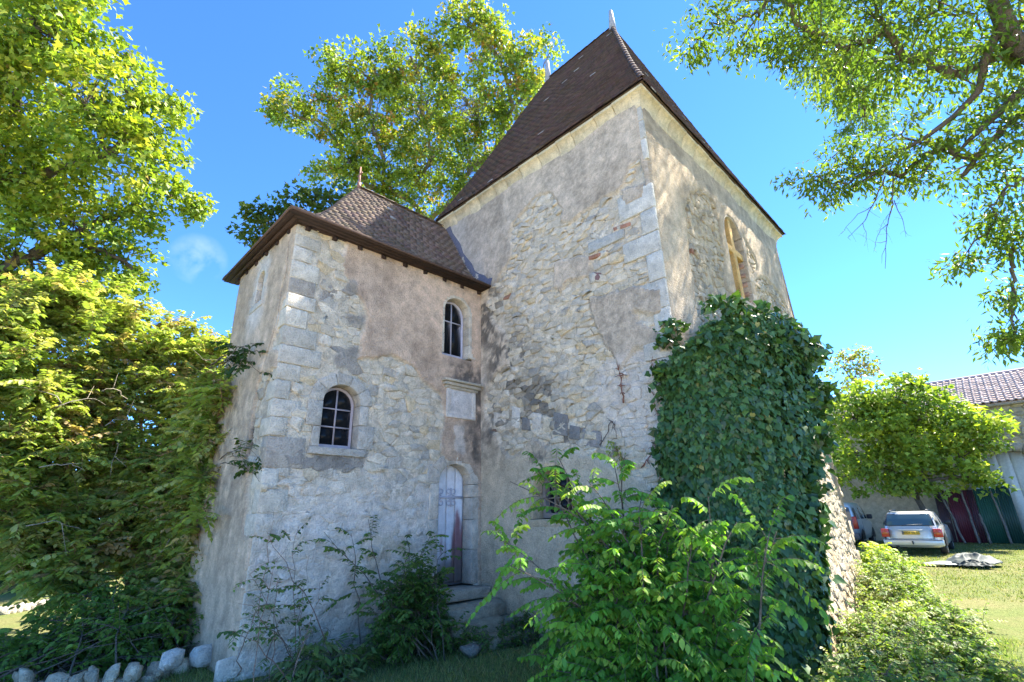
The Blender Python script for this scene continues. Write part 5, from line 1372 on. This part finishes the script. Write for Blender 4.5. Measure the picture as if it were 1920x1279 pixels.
grass('meadow_grass', 'sunlit mown grass round the cars', 90000, (13, 34, R(-12), R(20)), 112, (0.02, 0.06), (0.006, 0.014), ((0.15, 0.19, 0.055), (0.19, 0.215, 0.07), (0.28, 0.25, 0.12), (0.11, 0.155, 0.04)))
# ------------------------------------------------------------------ low dry-stone edging, loose stones
def boulder(c, s, seed, tint, name='stone', parent=None):
    r = np.random.default_rng(seed)
    rot = np.array(Matrix.Rotation(r.normal(0, 0.4), 3, 'Z') @ Matrix.Rotation(r.normal(0, 0.15), 3, 'X'))
    bm = bmesh.new(); bmesh.ops.create_cube(bm, size=2.0)
    bmesh.ops.subdivide_edges(bm, edges=bm.edges[:], cuts=2, use_grid_fill=True)
    V = np.array([v.co[:] for v in bm.verts]); F = np.array([[v.index for v in f.verts] for f in bm.faces]); bm.free()
    L = np.linalg.norm(V, axis=1, keepdims=True); V = V * (1 - 0.32 * (1 - 1.12 / np.maximum(L, 1.12)))
    for n_, d_ in zip(unit(r.normal(0, 1, (5, 3))), r.uniform(0.75, 1.0, 5)):
        k = V @ n_; V = V - np.maximum(k - d_, 0)[:, None] * n_
    V = V + r.normal(0, 0.07, V.shape)
    V = (V * np.array(s) * 0.9) @ rot.T + np.array(c)
    return obj(name, mesh_np(name, V, F, np.tile(np.array(tint), (len(V), 1)) * r.uniform(0.88, 1.1, (len(V), 1))), MAT['stone'], parent)
def slab(c, s, seed, tint):
    r = np.random.default_rng(seed); n = 11; a = np.linspace(0, 2 * math.pi, n, endpoint=False) + r.normal(0, 0.1, n)
    e = lambda t: math.copysign(abs(t) ** 0.45, t)
    pts = [(c[0] + s[0] * e(math.cos(t)) * r.uniform(0.86, 1.05), c[1] + s[1] * e(math.sin(t)) * r.uniform(0.86, 1.05)) for t in a]
    V = [(x, y, c[2] - s[2]) for x, y in pts] + [(x, y, c[2] + s[2] * r.uniform(0.45, 0.8)) for x, y in pts] + [(c[0] + (x - c[0]) * .9, c[1] + (y - c[1]) * .88, c[2] + s[2] * r.uniform(0.85, 1.05)) for x, y in pts]
    F = [(i, (i + 1) % n, n + (i + 1) % n, n + i) for i in range(n)] + [(n + i, n + (i + 1) % n, 2 * n + (i + 1) % n, 2 * n + i) for i in range(n)] + [tuple(range(2 * n, 3 * n))]
    return MB().add(V, F, tint).build('step', MAT['stone'])
for k, (c_, s_, t_) in enumerate(STEPS):
    hpart(slab(c_, s_, 480 + k, t_))
edge = thing('dry_stone_wall', 'low edging wall of rough pale stones bottom left', 'stone wall', (1.2, 7.6, 0))
einv = Matrix.Translation((-1.2, -7.6, 0))
line = [on_plane(x, y, 2, 0.12) for x, y in ((36, 1262), (90, 1275), (160, 1272), (220, 1262), (280, 1252), (340, 1232), (395, 1215))]
line = np.array(line)
seg = np.linalg.norm(np.diff(line, axis=0), axis=1); cum = np.concatenate([[0], np.cumsum(seg)])
for row in range(2):
    t = 0.0; k = 0
    while t < cum[-1]:
        w = rng.uniform(0.11, 0.24) if row == 0 else rng.uniform(0.08, 0.17)
        p = np.array([np.interp(t + w / 2, cum, line[:, j]) for j in range(3)])
        if not (row == 1 and rng.random() < 0.25):
            p[2] = -0.01 + 0.11 * row + rng.uniform(-0.02, 0.03); p[:2] += rng.normal(0, 0.03, 2)
            o = boulder(p, (w * 0.52, 0.12, 0.07 + rng.uniform(0, 0.03)), 500 + k + 60 * row, np.array((0.52, 0.46, 0.36)) * rng.uniform(0.6, 1.2), 'stone', edge); o.matrix_parent_inverse = einv
        t += w * 1.02; k += 1
for k, (px, py, z, s) in enumerate(((395, 1192, 0.1, 0.15), (322, 1236, 0.22, 0.13), (385, 1228, 0.12, 0.16), (400, 1235, 0.05, 0.12))):
    o = boulder(on_plane(px, py, 2, z), (s, s * 0.8, s * 0.75), 600 + k, np.array((0.52, 0.50, 0.47)) * rng.uniform(0.85, 1.1), 'fallen_stone')
    tag(o, ['rough grey stone lying against the turret wall', 'squarish white stone on top of the edging wall end', 'broad white stone between edging and turret corner', 'small stone half buried at the turret corner'][k], 'stone')
row2 = thing('stone_edging', 'distant row of small pale stones in the grass far left', 'stone edging', (0.9, 15.4, 0)); rinv = Matrix.Translation((-0.9, -15.4, 0))
for k in range(8):
    p = on_plane(6 + k * 13, 1146 - k * 2.2, 2, 0.05); o = boulder(p, (0.11, 0.09, 0.1), 620 + k, (0.45, 0.43, 0.40), 'stone', row2); o.matrix_parent_inverse = rinv
for k, (x, y, s) in enumerate(((5.75, 5.7, 0.14), (5.55, 5.35, 0.11), (4.55, 5.35, 0.1))):
    o = boulder((x, y, 0.05), (s * 1.3, s, s * 0.7), 640 + k, (0.20, 0.19, 0.17), 'mossy_rock'); tag(o, ['mossy rock right of the lowest step', 'small dark rock in front of the steps', 'dark rock left of the lowest step'][k], 'rock')

# ------------------------------------------------------------------ barn across the yard
BX, BZ, BY0, BY1 = 31.6, 6.0, -9.0, 10.5
barn = thing('barn', 'long stone barn with pale roman tiles and wide white arched doorway', 'barn', (BX, 0, 0))
binv = Matrix.Translation((-BX, 0, 0))
def bp(o): o.parent = barn; o.matrix_parent_inverse = binv; return o
fnB = lambda u, v, h: (BX - h, u, v)
ac, ahw, asp, ari = 0.15, 1.75, 2.35, 1.45        # arch: centre y, half width, springing, rise
OPEN['B'] = [(ac - ahw, ac + ahw, -0.3, asp, ari)]
FACES['B'] = dict(fn=fnB, ax=0, val=BX, uv=(1, 2), flip=True)
U, Vv = np.meshgrid(np.linspace(BY0, BY1, 196), np.linspace(-0.2, BZ, 63), indexing='ij')
hh = 0.03 * fbm(U * 2, Vv * 2, seed=21) + 0.03 * fbm(U * 6, Vv * 6, seed=22)
colB = np.array((0.42, 0.36, 0.28)) * (1 + 0.5 * fbm(U * 1.2, Vv * 1.2, seed=23))[..., None]
colB = L3(colB, np.array((0.46, 0.37, 0.27)) * (1 + 0.3 * fbm(U * 2, Vv * 2, seed=24))[..., None], sstep(2.6, 3.4, U))
P = np.stack(np.broadcast_arrays(*fnB(U, Vv, hh)), -1); idx = np.arange(U.size).reshape(U.shape)
q = np.stack([idx[:-1, :-1], idx[1:, :-1], idx[1:, 1:], idx[:-1, 1:]], -1)
q = q[~in_open('B', (U[:-1, :-1] + U[1:, 1:]) / 2, (Vv[:-1, :-1] + Vv[1:, 1:]) / 2, 0.12)][:, ::-1]
wall = merge([(P.reshape(-1, 3), q, colB.reshape(-1, 3)), plain_quad((BX + 8.5, BY0, 0), (BX, BY0, 0), (BX, BY0, BZ), (BX + 8.5, BY0, BZ), (0.34, 0.31, 0.27)), plain_quad((BX, BY1, 0), (BX + 8.5, BY1, 0), (BX + 8.5, BY1, BZ), (BX, BY1, BZ), (0.34, 0.31, 0.27)), plain_quad((BX + 8.5, BY1, 0), (BX + 8.5, BY0, 0), (BX + 8.5, BY0, BZ), (BX + 8.5, BY1, BZ), (0.34, 0.31, 0.27))])
bw = bp(obj('wall', mesh_np('barn_wall', *wall), MAT['masonry']))
for poly in voronoi(-3.2, 2.6, 2.6, 5.9, 0.34, 0.2, 0.2, 130, lambda u, v: ~in_open('B', u, v, 0.45) & (v < 5.85)):
    e = poly.max(0) - poly.min(0)
    if e.max() > 1.0 or e.min() < 0.05: continue
    V, F4, F3, T = stone_block('B', poly, rng.uniform(0.02, 0.05), np.array((0.46, 0.40, 0.32)) * rng.uniform(0.65, 1.2), 0.012)
    obj('rubble_stone', mesh_np('rubble_stone', V, [F4, F3], T), MAT['stone'], bw)
ang = np.linspace(0, math.pi, 18)
for a, b in zip(ang[:-1], ang[1:]):
    t = np.linspace(a + 0.006, b - 0.006, 4); ow = 0.34
    poly = [(ac + ahw * math.cos(x), asp + ari * math.sin(x)) for x in t[::-1]] + [(ac + (ahw + ow) * math.cos(x), asp + (ari + ow) * math.sin(x)) for x in t]
    MB().prism(poly, -0.35, 0.04, fnB, np.array((0.40, 0.36, 0.31)) * rng.uniform(0.8, 1.1)).build('arch_stone', MAT['stone'], bw)
door_b = bp(MB().prism([(ac - ahw, -0.1), (ac + ahw, -0.1)] + arch_pts(ac - ahw, ac + ahw, asp, ari, 20), -0.40, -0.34, fnB, (0.56, 0.54, 0.50)).build('door', MAT['paint']))
for k in range(8):
    u = ac - ahw + (k + 0.5) * ahw / 4; w = ahw / 4 - 0.003; tps = [(x, asp + ari * math.sqrt(max(0, 1 - ((x - ac) / ahw) ** 2)) - 0.006) for x in np.linspace(u + w / 2, u - w / 2, 5)]
    MB().prism([(u - w / 2, 0.03), (u + w / 2, 0.03)] + tps, -0.338, -0.325, fnB, np.array((0.60, 0.58, 0.53)) * rng.uniform(0.97, 1.02)).build('plank', MAT['paint'], door_b)
RX, RZ = BX + 4.4, 8.05
rf = merge([plain_quad((BX - 0.35, BY0 - .3, BZ - 0.06), (BX - 0.35, BY1 + .3, BZ - 0.06), (RX, BY1 + .3, RZ), (RX, BY0 - .3, RZ), (0.25, 0.18, 0.15)), plain_quad((BX + 8.9, BY0 - .3, BZ - 0.06), (RX, BY0 - .3, RZ), (RX, BY1 + .3, RZ), (BX + 8.9, BY1 + .3, BZ - 0.06), (0.25, 0.18, 0.15))])
broof = bp(obj('roof', mesh_np('barn_roof', *rf), MAT['tile']))
# one roman tile: a flat pan and a roll
sl = np.array((RX - BX + 0.35, 0, RZ - BZ + 0.06)); sL = np.linalg.norm(sl); sl /= sL; up_ = np.array((-sl[2], 0, sl[0]))
prof = [(0.0, 0.0), (0.13, 0.0), (0.15, 0.035), (0.185, 0.06), (0.22, 0.06), (0.255, 0.035), (0.275, 0.0)]
tiles_me = []
for c in range(4):
    V = []
    for e, lift in ((0.0, 0.03), (0.44, 0.0)):
        for u, h in prof: V.append((-0.0 + sl[0] * e + up_[0] * (h + lift), u, sl[2] * e + up_[2] * (h + lift)))
    for u, h in prof: V.append((up_[0] * (h + 0.008), u, up_[2] * (h + 0.008)))
    n = len(prof)
    F = [(i, i + 1, n + i + 1, n + i) for i in range(n - 1)] + [(2 * n + i, 2 * n + i + 1, i + 1, i) for i in range(n - 1)]
    me = mesh_np('roof_tile', np.array(V), np.array(F), np.tile(np.array([(0.62, 0.42, 0.32), (0.54, 0.37, 0.28), (0.68, 0.49, 0.38), (0.49, 0.35, 0.28)][c]), (len(V), 1))); me.materials.append(MAT['tile']); tiles_me.append(me)
nr = int(sL / 0.36); rest = []
cand = []
for i in range(nr):
    for j in range(int((BY1 - BY0 + 0.5) / 0.27)):
        y = BY0 - 0.28 + j * 0.27
        p = np.array((BX - 0.35, y, BZ - 0.06)) + sl * (0.36 * i - 0.05) + up_ * 0.02
        cand.append(p)
cand = np.array(cand); vis = (cand[:, 1] > -1.6) & (cand[:, 1] < 4.2)
order = np.argsort(np.where(vis, np.linalg.norm(cand - EYE, axis=1), 1e6))
for k, i in enumerate(order[:280]):
    o = bpy.data.objects.new('roof_tile', tiles_me[rng.integers(0, 4)]); C.objects.link(o); o.parent = broof; o.location = cand[i] + rng.normal(0, 0.004, 3)
V0 = np.array([v.co[:] for v in tiles_me[0].vertices]); F0 = np.array([p.vertices[:] for p in tiles_me[0].polygons])
rs_ = order[280:]; V = (cand[rs_][:, None] + V0[None]).reshape(-1, 3); F = (F0[None] + len(V0) * np.arange(len(rs_))[:, None, None]).reshape(-1, 4)
o = obj('roof_tiling', mesh_np('roof_tiling', V, F, np.repeat(np.array((0.52, 0.36, 0.28)) * rng.uniform(0.75, 1.2, (len(rs_), 1)), len(V0), 0)), MAT['tile'], broof); o['kind'] = 'stuff'
m = MB(); m.tube([(RX, BY0 - .3, RZ + 0.02), (RX, BY1 + .3, RZ + 0.02)], 0.11, 8, (0.40, 0.29, 0.25)); m.build('ridge', MAT['tile'], broof)
bp(MB().box((BX - 0.33, BY0 - .2, BZ - 0.2), (BX - 0.01, BY1 + .2, BZ - 0.085), (0.30, 0.25, 0.2)).build('eaves_board', MAT['wood']))

# ------------------------------------------------------------------ corrugated sheets and poles leaning on the barn
def sheet(label, y0, y1, h, x0, col, lean, group='corrugated sheets'):
    n = max(8, int((y1 - y0) / 0.02)); V = []
    for zz in (0.0, 1.0):
        for k in range(n + 1):
            y = y0 + (y1 - y0) * k / n; V.append((x0 + lean * zz + 0.018 * math.sin(2 * math.pi * (y - y0) / 0.076), y, 0.02 + h * zz + 0.02 * math.sin(y * 3) * zz))
    F = [(k, k + 1, n + 2 + k, n + 1 + k) for k in range(n)]
    o = obj('corrugated_sheet', mesh_np('corrugated_sheet', np.array(V), np.array(F), np.tile(np.array(col), (len(V), 1)), True), surf_sheet); sd = o.modifiers.new('solid', 'SOLIDIFY'); sd.thickness = 0.004
    tag(o, label, 'metal sheet', group); return o
surf_sheet = surf('sheet_metal', rough=0.5, var=0.25, scale=3, fine=30, bump=0.15, dist=0.004, spec=0.4)
SX = 30.5
sheet('dark brown-red sheet at the left end of the row', 2.72, 3.12, 2.25, SX, (0.055, 0.022, 0.024), 0.75)
sheet('dark red corrugated sheet leaning on the barn', 1.95, 2.68, 2.2, SX + 0.06, (0.11, 0.014, 0.022), 0.68)
sheet('narrow maroon sheet between red and green ones', 1.72, 1.93, 2.2, SX + 0.02, (0.06, 0.016, 0.022), 0.72)
sheet('wide green corrugated sheet leaning on the barn', 0.98, 1.70, 2.25, SX + 0.05, (0.016, 0.075, 0.045), 0.68)
sheet('dark green sheet at the right end of the row', 0.52, 0.96, 2.28, SX, (0.012, 0.045, 0.03), 0.73)
for k, (ya, yb, lab) in enumerate(((2.45, 2.86, 'grey wooden pole across the brown-red sheet'), (1.98, 2.1, 'grey wooden pole over the dark red sheet edge'), (1.62, 1.72, 'short wooden pole over the maroon sheet'), (0.98, 1.12, 'crooked wooden pole on the green sheets'))):
    P = np.linspace((SX - 0.12, ya, 0.0), (SX + (0.58 if k != 2 else 0.2), yb, 2.15 if k != 2 else 1.2), 8); P[1:-1, 1] += rng.normal(0, 0.018, 6)
    m = MB(); m.tube(P, np.linspace(0.05, 0.035, 8), 7, (0.19, 0.16, 0.13)); o = m.build('wooden_pole', MAT['bark'], None, True); tag(o, lab, 'pole', 'poles leaning on the sheets')

# ------------------------------------------------------------------ crumpled tarpaulin
def tarp(name, label, c, ax, ay, h, seed, col):
    n = 60; U, V = np.meshgrid(np.linspace(-1, 1, n), np.linspace(-1, 1, n), indexing='ij')
    rr = np.hypot(U, V); wob = 1 + 0.35 * fbm(np.cos(np.arctan2(V, U)) * 1.5, np.sin(np.arctan2(V, U)) * 1.5, seed=seed)
    x = c[0] + U * ax * wob; y = c[1] + V * ay * wob
    ridg = 1 - np.abs(2 * fbm(U * 1.5, V * 1.5, seed=seed + 1, octv=2)) * 2.2; ridg2 = 1 - np.abs(2 * fbm(U * 2.6, V * 2.6, seed=seed + 2, octv=2)) * 2
    z = 0.03 + h * np.clip(1.05 - rr ** 2, 0, 1) * (0.35 + 0.5 * np.clip(ridg, 0, 1)) + 0.10 * h * np.clip(ridg2, 0, 1) + 0.02
    idx = np.arange(n * n).reshape(n, n); q = np.stack([idx[:-1, :-1], idx[1:, :-1], idx[1:, 1:], idx[:-1, 1:]], -1).reshape(-1, 4)
    cc = (rr < 1.0)[:-1, :-1].ravel(); q = q[cc]
    o = obj(name, mesh_np(name, np.stack([x, y, z], -1).reshape(-1, 3), q, np.tile(np.array(col), (n * n, 1)), True), MAT['tarp']); sd = o.modifiers.new('solid', 'SOLIDIFY'); sd.thickness = 0.012
    tag(o, label, 'tarpaulin'); return o
MAT['tarp'] = surf('tarp_cloth', rough=0.62, var=0.2, scale=6, fine=30, bump=0.1, dist=0.008, spec=0.2)
tarp('tarpaulin', 'crumpled grey-green tarpaulin heap on the lawn beside the car', (19.7, 1.55, 0), 0.75, 0.62, 0.34, 31, (0.075, 0.088, 0.078))
tarp('groundsheet', 'pale flat plastic sheet under the tarpaulin edge', (19.2, 2.15, 0), 0.35, 0.45, 0.08, 33, (0.26, 0.29, 0.28))
tarp('tarpaulin_roll', 'small dark bundle of folded sheet in front of the heap', (18.9, 1.45, 0), 0.3, 0.36, 0.22, 35, (0.04, 0.05, 0.045))
# ------------------------------------------------------------------ parked cars
def plain(name, col, rough, metal=0.0, spec=0.5, coat=0.0):
    m, n, l, b = mat_new(name)
    nz = n.new('ShaderNodeTexNoise'); nz.inputs['Scale'].default_value = 18; geo = n.new('ShaderNodeNewGeometry'); l.new(geo.outputs['Position'], nz.inputs['Vector'])
    mr = n.new('ShaderNodeMapRange'); mr.inputs[3].default_value = rough * 0.8; mr.inputs[4].default_value = rough * 1.25; l.new(nz.outputs[0], mr.inputs[0]); l.new(mr.outputs[0], b.inputs['Roughness'])
    b.inputs['Base Color'].default_value = (*col, 1); b.inputs['Metallic'].default_value = metal; b.inputs['Specular IOR Level'].default_value = spec; b.inputs['Coat Weight'].default_value = coat
    return m
CM = dict(silver=plain('silver_paint', (0.50, 0.50, 0.46), 0.35, 0.35, 0.5, 0.6), glass=plain('car_glass', (0.05, 0.09, 0.10), 0.06, 0.0, 0.9), red=plain('lamp_red', (0.42, 0.025, 0.02), 0.22, 0, 0.6), black=plain('black_plastic', (0.018, 0.018, 0.02), 0.5), yellow=plain('plate_yellow', (0.75, 0.46, 0.03), 0.45), tyre=plain('tyre_rubber', (0.02, 0.02, 0.02), 0.8), rim=plain('rim_metal', (0.35, 0.35, 0.36), 0.35, 0.8), grey=plain('grey_plastic', (0.12, 0.12, 0.12), 0.5), orange=plain('lamp_orange', (0.55, 0.14, 0.03), 0.25))

def ring(x0, x1, w, z, n=28, e=5.0):
    out = []
    for k in range(n):
        a = 2 * math.pi * (k + 0.5) / n; c, s = math.cos(a), math.sin(a)
        out.append(((x0 + x1) / 2 + (x1 - x0) / 2 * math.copysign(abs(c) ** (2 / e), c), w * math.copysign(abs(s) ** (2 / e), s), z))
    return out
def stack(levels, n=28, e=6.0):
    V = []; F = []
    for lv in levels: V += ring(*lv, n=n, e=e)
    for i in range(len(levels) - 1):
        for k in range(n): F.append((i * n + k, i * n + (k + 1) % n, (i + 1) * n + (k + 1) % n, (i + 1) * n + k))
    F.append(tuple(range(n))[::-1]); F.append(tuple(range((len(levels) - 1) * n, len(levels) * n)))
    return np.array(V), F
def car(name, label, loc, rz, lower, cabin, wheels, extras):
    root = thing(name, label, 'car', loc, rz)
    V, F = stack(lower); body = MB().add(V, F).build('body', CM['silver'], root, True)
    V, F = stack(cabin); MB().add(V, F).build('roof', CM['silver'], root, True)
    for o in root.children:
        es = o.modifiers.new('edge', 'EDGE_SPLIT'); es.split_angle = R(40)
    W = lower[3][2]
    for x in wheels:
        for s in (-1, 1):
            m = MB(); prof = [(0.19, -0.10), (0.29, -0.10), (0.31, -0.06), (0.31, 0.06), (0.29, 0.10), (0.19, 0.10)]; n = 24
            Vv = []; Ff = []
            for k in range(n):
                a = 2 * math.pi * k / n
                for rr, t in prof: Vv.append((x + rr * math.cos(a), s * (W - 0.125) + t, 0.31 + rr * math.sin(a)))
            q = len(prof)
            for k in range(n):
                for j in range(q): Ff.append((k * q + j, k * q + (j + 1) % q, ((k + 1) % n) * q + (j + 1) % q, ((k + 1) % n) * q + j))
            ty = m.add(Vv, Ff).build('wheel', CM['tyre'], root, True)
            m = MB(); Vv = [(x + 0.2 * math.cos(a), s * (W - 0.02), 0.31 + 0.2 * math.sin(a)) for a in np.linspace(0, 2 * math.pi, 20, endpoint=False)] + [(x, s * (W - 0.01), 0.31)]
            m.add(Vv, [(k, (k + 1) % 20, 20) for k in range(20)]).build('rim', CM['rim'], ty)
            m = MB(); Vv = [(x + 0.35 * math.cos(a), s * (W + 0.004), 0.33 + 0.37 * math.sin(a)) for a in np.linspace(-0.15, math.pi + 0.15, 20)]
            m.add(Vv, [tuple(range(20))]).build('wheel_arch', CM['black'], root)
    extras(root)
    return root
def lerpx(levels, z, col):
    zs = [l[3] for l in levels]; return float(np.interp(z, zs, [l[col] for l in levels]))
def patch(levels, z0, z1, wf0, wf1, n, side, off, m=9):
    """panel that lies on the slope of the cabin: rear face (side 0) or flank (side +-1)"""
    V = []; F = []
    for i in range(n + 1):
        z = z0 + (z1 - z0) * i / n
        for j in range(m + 1):
            t = -1 + 2 * j / m
            if side == 0:
                w = lerpx(levels, z, 2) * (wf0 + (wf1 - wf0) * i / n); x = lerpx(levels, z, 0) - off + 0.03 * abs(t) ** 6
                V.append((x, w * t, z))
            else:
                xa, xb = wf0, wf1
                sl = (lerpx(levels, z, 0) - levels[0][0]) * 0.9, (levels[0][1] - lerpx(levels, z, 1)) * 0.95
                V.append((xa + sl[0] + (xb - sl[1] - xa - sl[0]) * (t + 1) / 2, side * (lerpx(levels, z, 2) + off), z))
    for i in range(n):
        for j in range(m): F.append((i * (m + 1) + j, i * (m + 1) + j + 1, (i + 1) * (m + 1) + j + 1, (i + 1) * (m + 1) + j))
    return V, F
LOW = [(0.06, 4.25, 0.76, 0.24), (0.0, 4.35, 0.83, 0.33), (-0.02, 4.38, 0.85, 0.55), (0.01, 4.25, 0.845, 0.72), (0.05, 4.0, 0.82, 0.88), (0.10, 3.6, 0.79, 0.92)]
CAB = [(0.05, 3.15, 0.80, 0.88), (0.10, 2.95, 0.785, 0.96), (0.22, 2.65, 0.735, 1.15), (0.36, 2.4, 0.675, 1.32), (0.46, 2.28, 0.63, 1.38), (0.62, 2.1, 0.52, 1.415)]
def estate(root):
    V, F = patch(CAB, 0.955, 1.315, 0.84, 0.88, 6, 0, 0.010); w = MB().add(V, F).build('rear_window', CM['glass'], root, True)
    V, F = patch(CAB, 0.935, 1.335, 0.89, 0.93, 6, 0, 0.004); MB().add(V, F).build('seal', CM['black'], w, True)
    for s in (-1, 1):
        for a, b in ((0.30, 1.05), (1.12, 1.85), (1.92, 2.75)):
            V, F = patch(CAB, 0.965, 1.285, a, b, 4, s, 0.006, 4); MB().add(V, F).build('side_window', CM['glass'], root)
    for s in (-1, 1):
        y0, y1 = sorted((s * 0.62, s * 0.855))
        t = MB().box((-0.035, y0, 0.57), (0.12, y1, 0.84)).build('tail_light', CM['red'], root, bevel=0.02)
        MB().box((-0.042, y0 + 0.03, 0.66), (-0.03, y1 - 0.03, 0.73)).build('reversing_lamp', CM['orange'], t)
        m = MB(); m.tube([(0.62, s * 0.53, 1.415), (0.68, s * 0.53, 1.455), (2.0, s * 0.53, 1.46), (2.1, s * 0.53, 1.415)], 0.016, 6); m.build('roof_rail', CM['grey'], root)
        MB().box((2.55, s * 0.80, 0.93), (2.66, s * 0.98, 1.05)).build('mirror', CM['black'], root, bevel=0.03)
        MB().box((1.08, s * 0.853 - 0.004, 0.45), (1.088, s * 0.853 + 0.004, 0.90)).build('door_gap', CM['black'], root)
    MB().box((-0.09, -0.84, 0.29), (0.16, 0.84, 0.50)).build('bumper', CM['silver'], root, bevel=0.04)
    MB().box((-0.094, -0.80, 0.475), (-0.03, 0.80, 0.488)).build('bumper_seam', CM['black'], root)
    MB().box((-0.028, -0.62, 0.515), (-0.012, 0.62, 0.522)).build('tailgate_gap', CM['black'], root)
    for s in (-1, 1): MB().box((-0.028, s * 0.615 - 0.004, 0.52), (-0.0, s * 0.615 + 0.004, 0.90)).build('tailgate_gap', CM['black'], root)
    p = MB().box((-0.045, -0.25, 0.655), (-0.025, 0.25, 0.765)).build('number_plate', CM['yellow'], root)
    MB().box((-0.047, 0.205, 0.657), (-0.0265, 0.248, 0.763)).build('plate_band', CM['grey'], p)
    cu = bpy.data.curves.new('plate_text', 'FONT'); cu.body = '8004 VB 03'; cu.size = 0.098; cu.align_x = 'CENTER'; cu.align_y = 'CENTER'; cu.extrude = 0.001
    to = bpy.data.objects.new('tmp', cu); C.objects.link(to); dg = bpy.context.evaluated_depsgraph_get(); me = bpy.data.meshes.new_from_object(to.evaluated_get(dg)); bpy.data.objects.remove(to)
    o = obj('plate_text', me, CM['black'], p); o.matrix_local = Matrix(((0, 0, -1, -0.048), (-1, 0, 0, -0.02), (0, 1, 0, 0.71), (0, 0, 0, 1)))
    MB().box((-0.055, -0.34, 0.785), (-0.02, 0.34, 0.815)).build('boot_handle', CM['silver'], root, bevel=0.008)
    m = MB(); m.tube([(0.07, 0.22, 0.945), (0.10, 0.1, 0.965), (0.105, -0.38, 0.985)], [0.014, 0.011, 0.006], 5); m.build('wiper', CM['black'], root)
    m = MB(); m.tube([(-0.02, 0, 0.36), (-0.16, 0, 0.36), (-0.16, 0, 0.41)], 0.018, 6); m.tube([(-0.16, 0, 0.405), (-0.16, 0, 0.43), (-0.16, 0, 0.455)], [0.012, 0.027, 0.012], 8); m.build('tow_bar', CM['black'], root)
    m = MB(); m.tube([(-0.07, 0.47, 0.27), (0.3, 0.47, 0.27)], 0.045, 9); m.build('exhaust', CM['black'], root)
car('estate_car', 'silver estate car seen from behind with yellow number plate and red tail lights', (22.9, 3.22, 0.0), R(1.5), LOW, CAB, (0.8, 3.4), estate)
LOW2 = [(0.06, 4.0, 0.78, 0.26), (0.0, 4.1, 0.85, 0.36), (-0.02, 4.12, 0.87, 0.6), (0.0, 4.0, 0.87, 0.8), (0.02, 3.75, 0.85, 0.98), (0.03, 3.4, 0.84, 1.02)]
CAB2 = [(0.02, 3.1, 0.85, 1.0), (0.04, 2.95, 0.84, 1.1), (0.10, 2.6, 0.79, 1.45), (0.16, 2.4, 0.74, 1.68), (0.24, 2.25, 0.68, 1.76), (0.4, 2.1, 0.55, 1.80)]
def van(root):
    V, F = patch(CAB2, 1.08, 1.6, 0.82, 0.85, 6, 0, 0.010); MB().add(V, F).build('rear_window', CM['glass'], root, True)
    for s in (-1, 1):
        for a, b in ((0.2, 1.05), (1.12, 2.0), (2.05, 2.85)):
            V, F = patch(CAB2, 1.1, 1.58, a, b, 4, s, 0.006, 4); MB().add(V, F).build('side_window', CM['glass'], root)
        y0, y1 = sorted((s * 0.70, s * 0.875)); MB().box((-0.035, y0, 0.72), (0.10, y1, 1.22)).build('tail_light', CM['red'], root, bevel=0.02)
        MB().box((2.5, s * 0.86, 1.08), (2.62, s * 1.06, 1.28)).build('mirror', CM['black'], root, bevel=0.03)
        MB().box((1.1, s * 0.872 - 0.004, 0.45), (1.108, s * 0.872 + 0.004, 1.0)).build('door_gap', CM['black'], root)
    MB().box((-0.10, -0.85, 0.3), (0.16, 0.85, 0.56)).build('bumper', CM['grey'], root, bevel=0.04)
car('family_van', 'silver van half hidden behind the tower, its tall red tail light showing', (26.2, 6.3, 0.0), R(2), LOW2, CAB2, (0.75, 3.25), van)
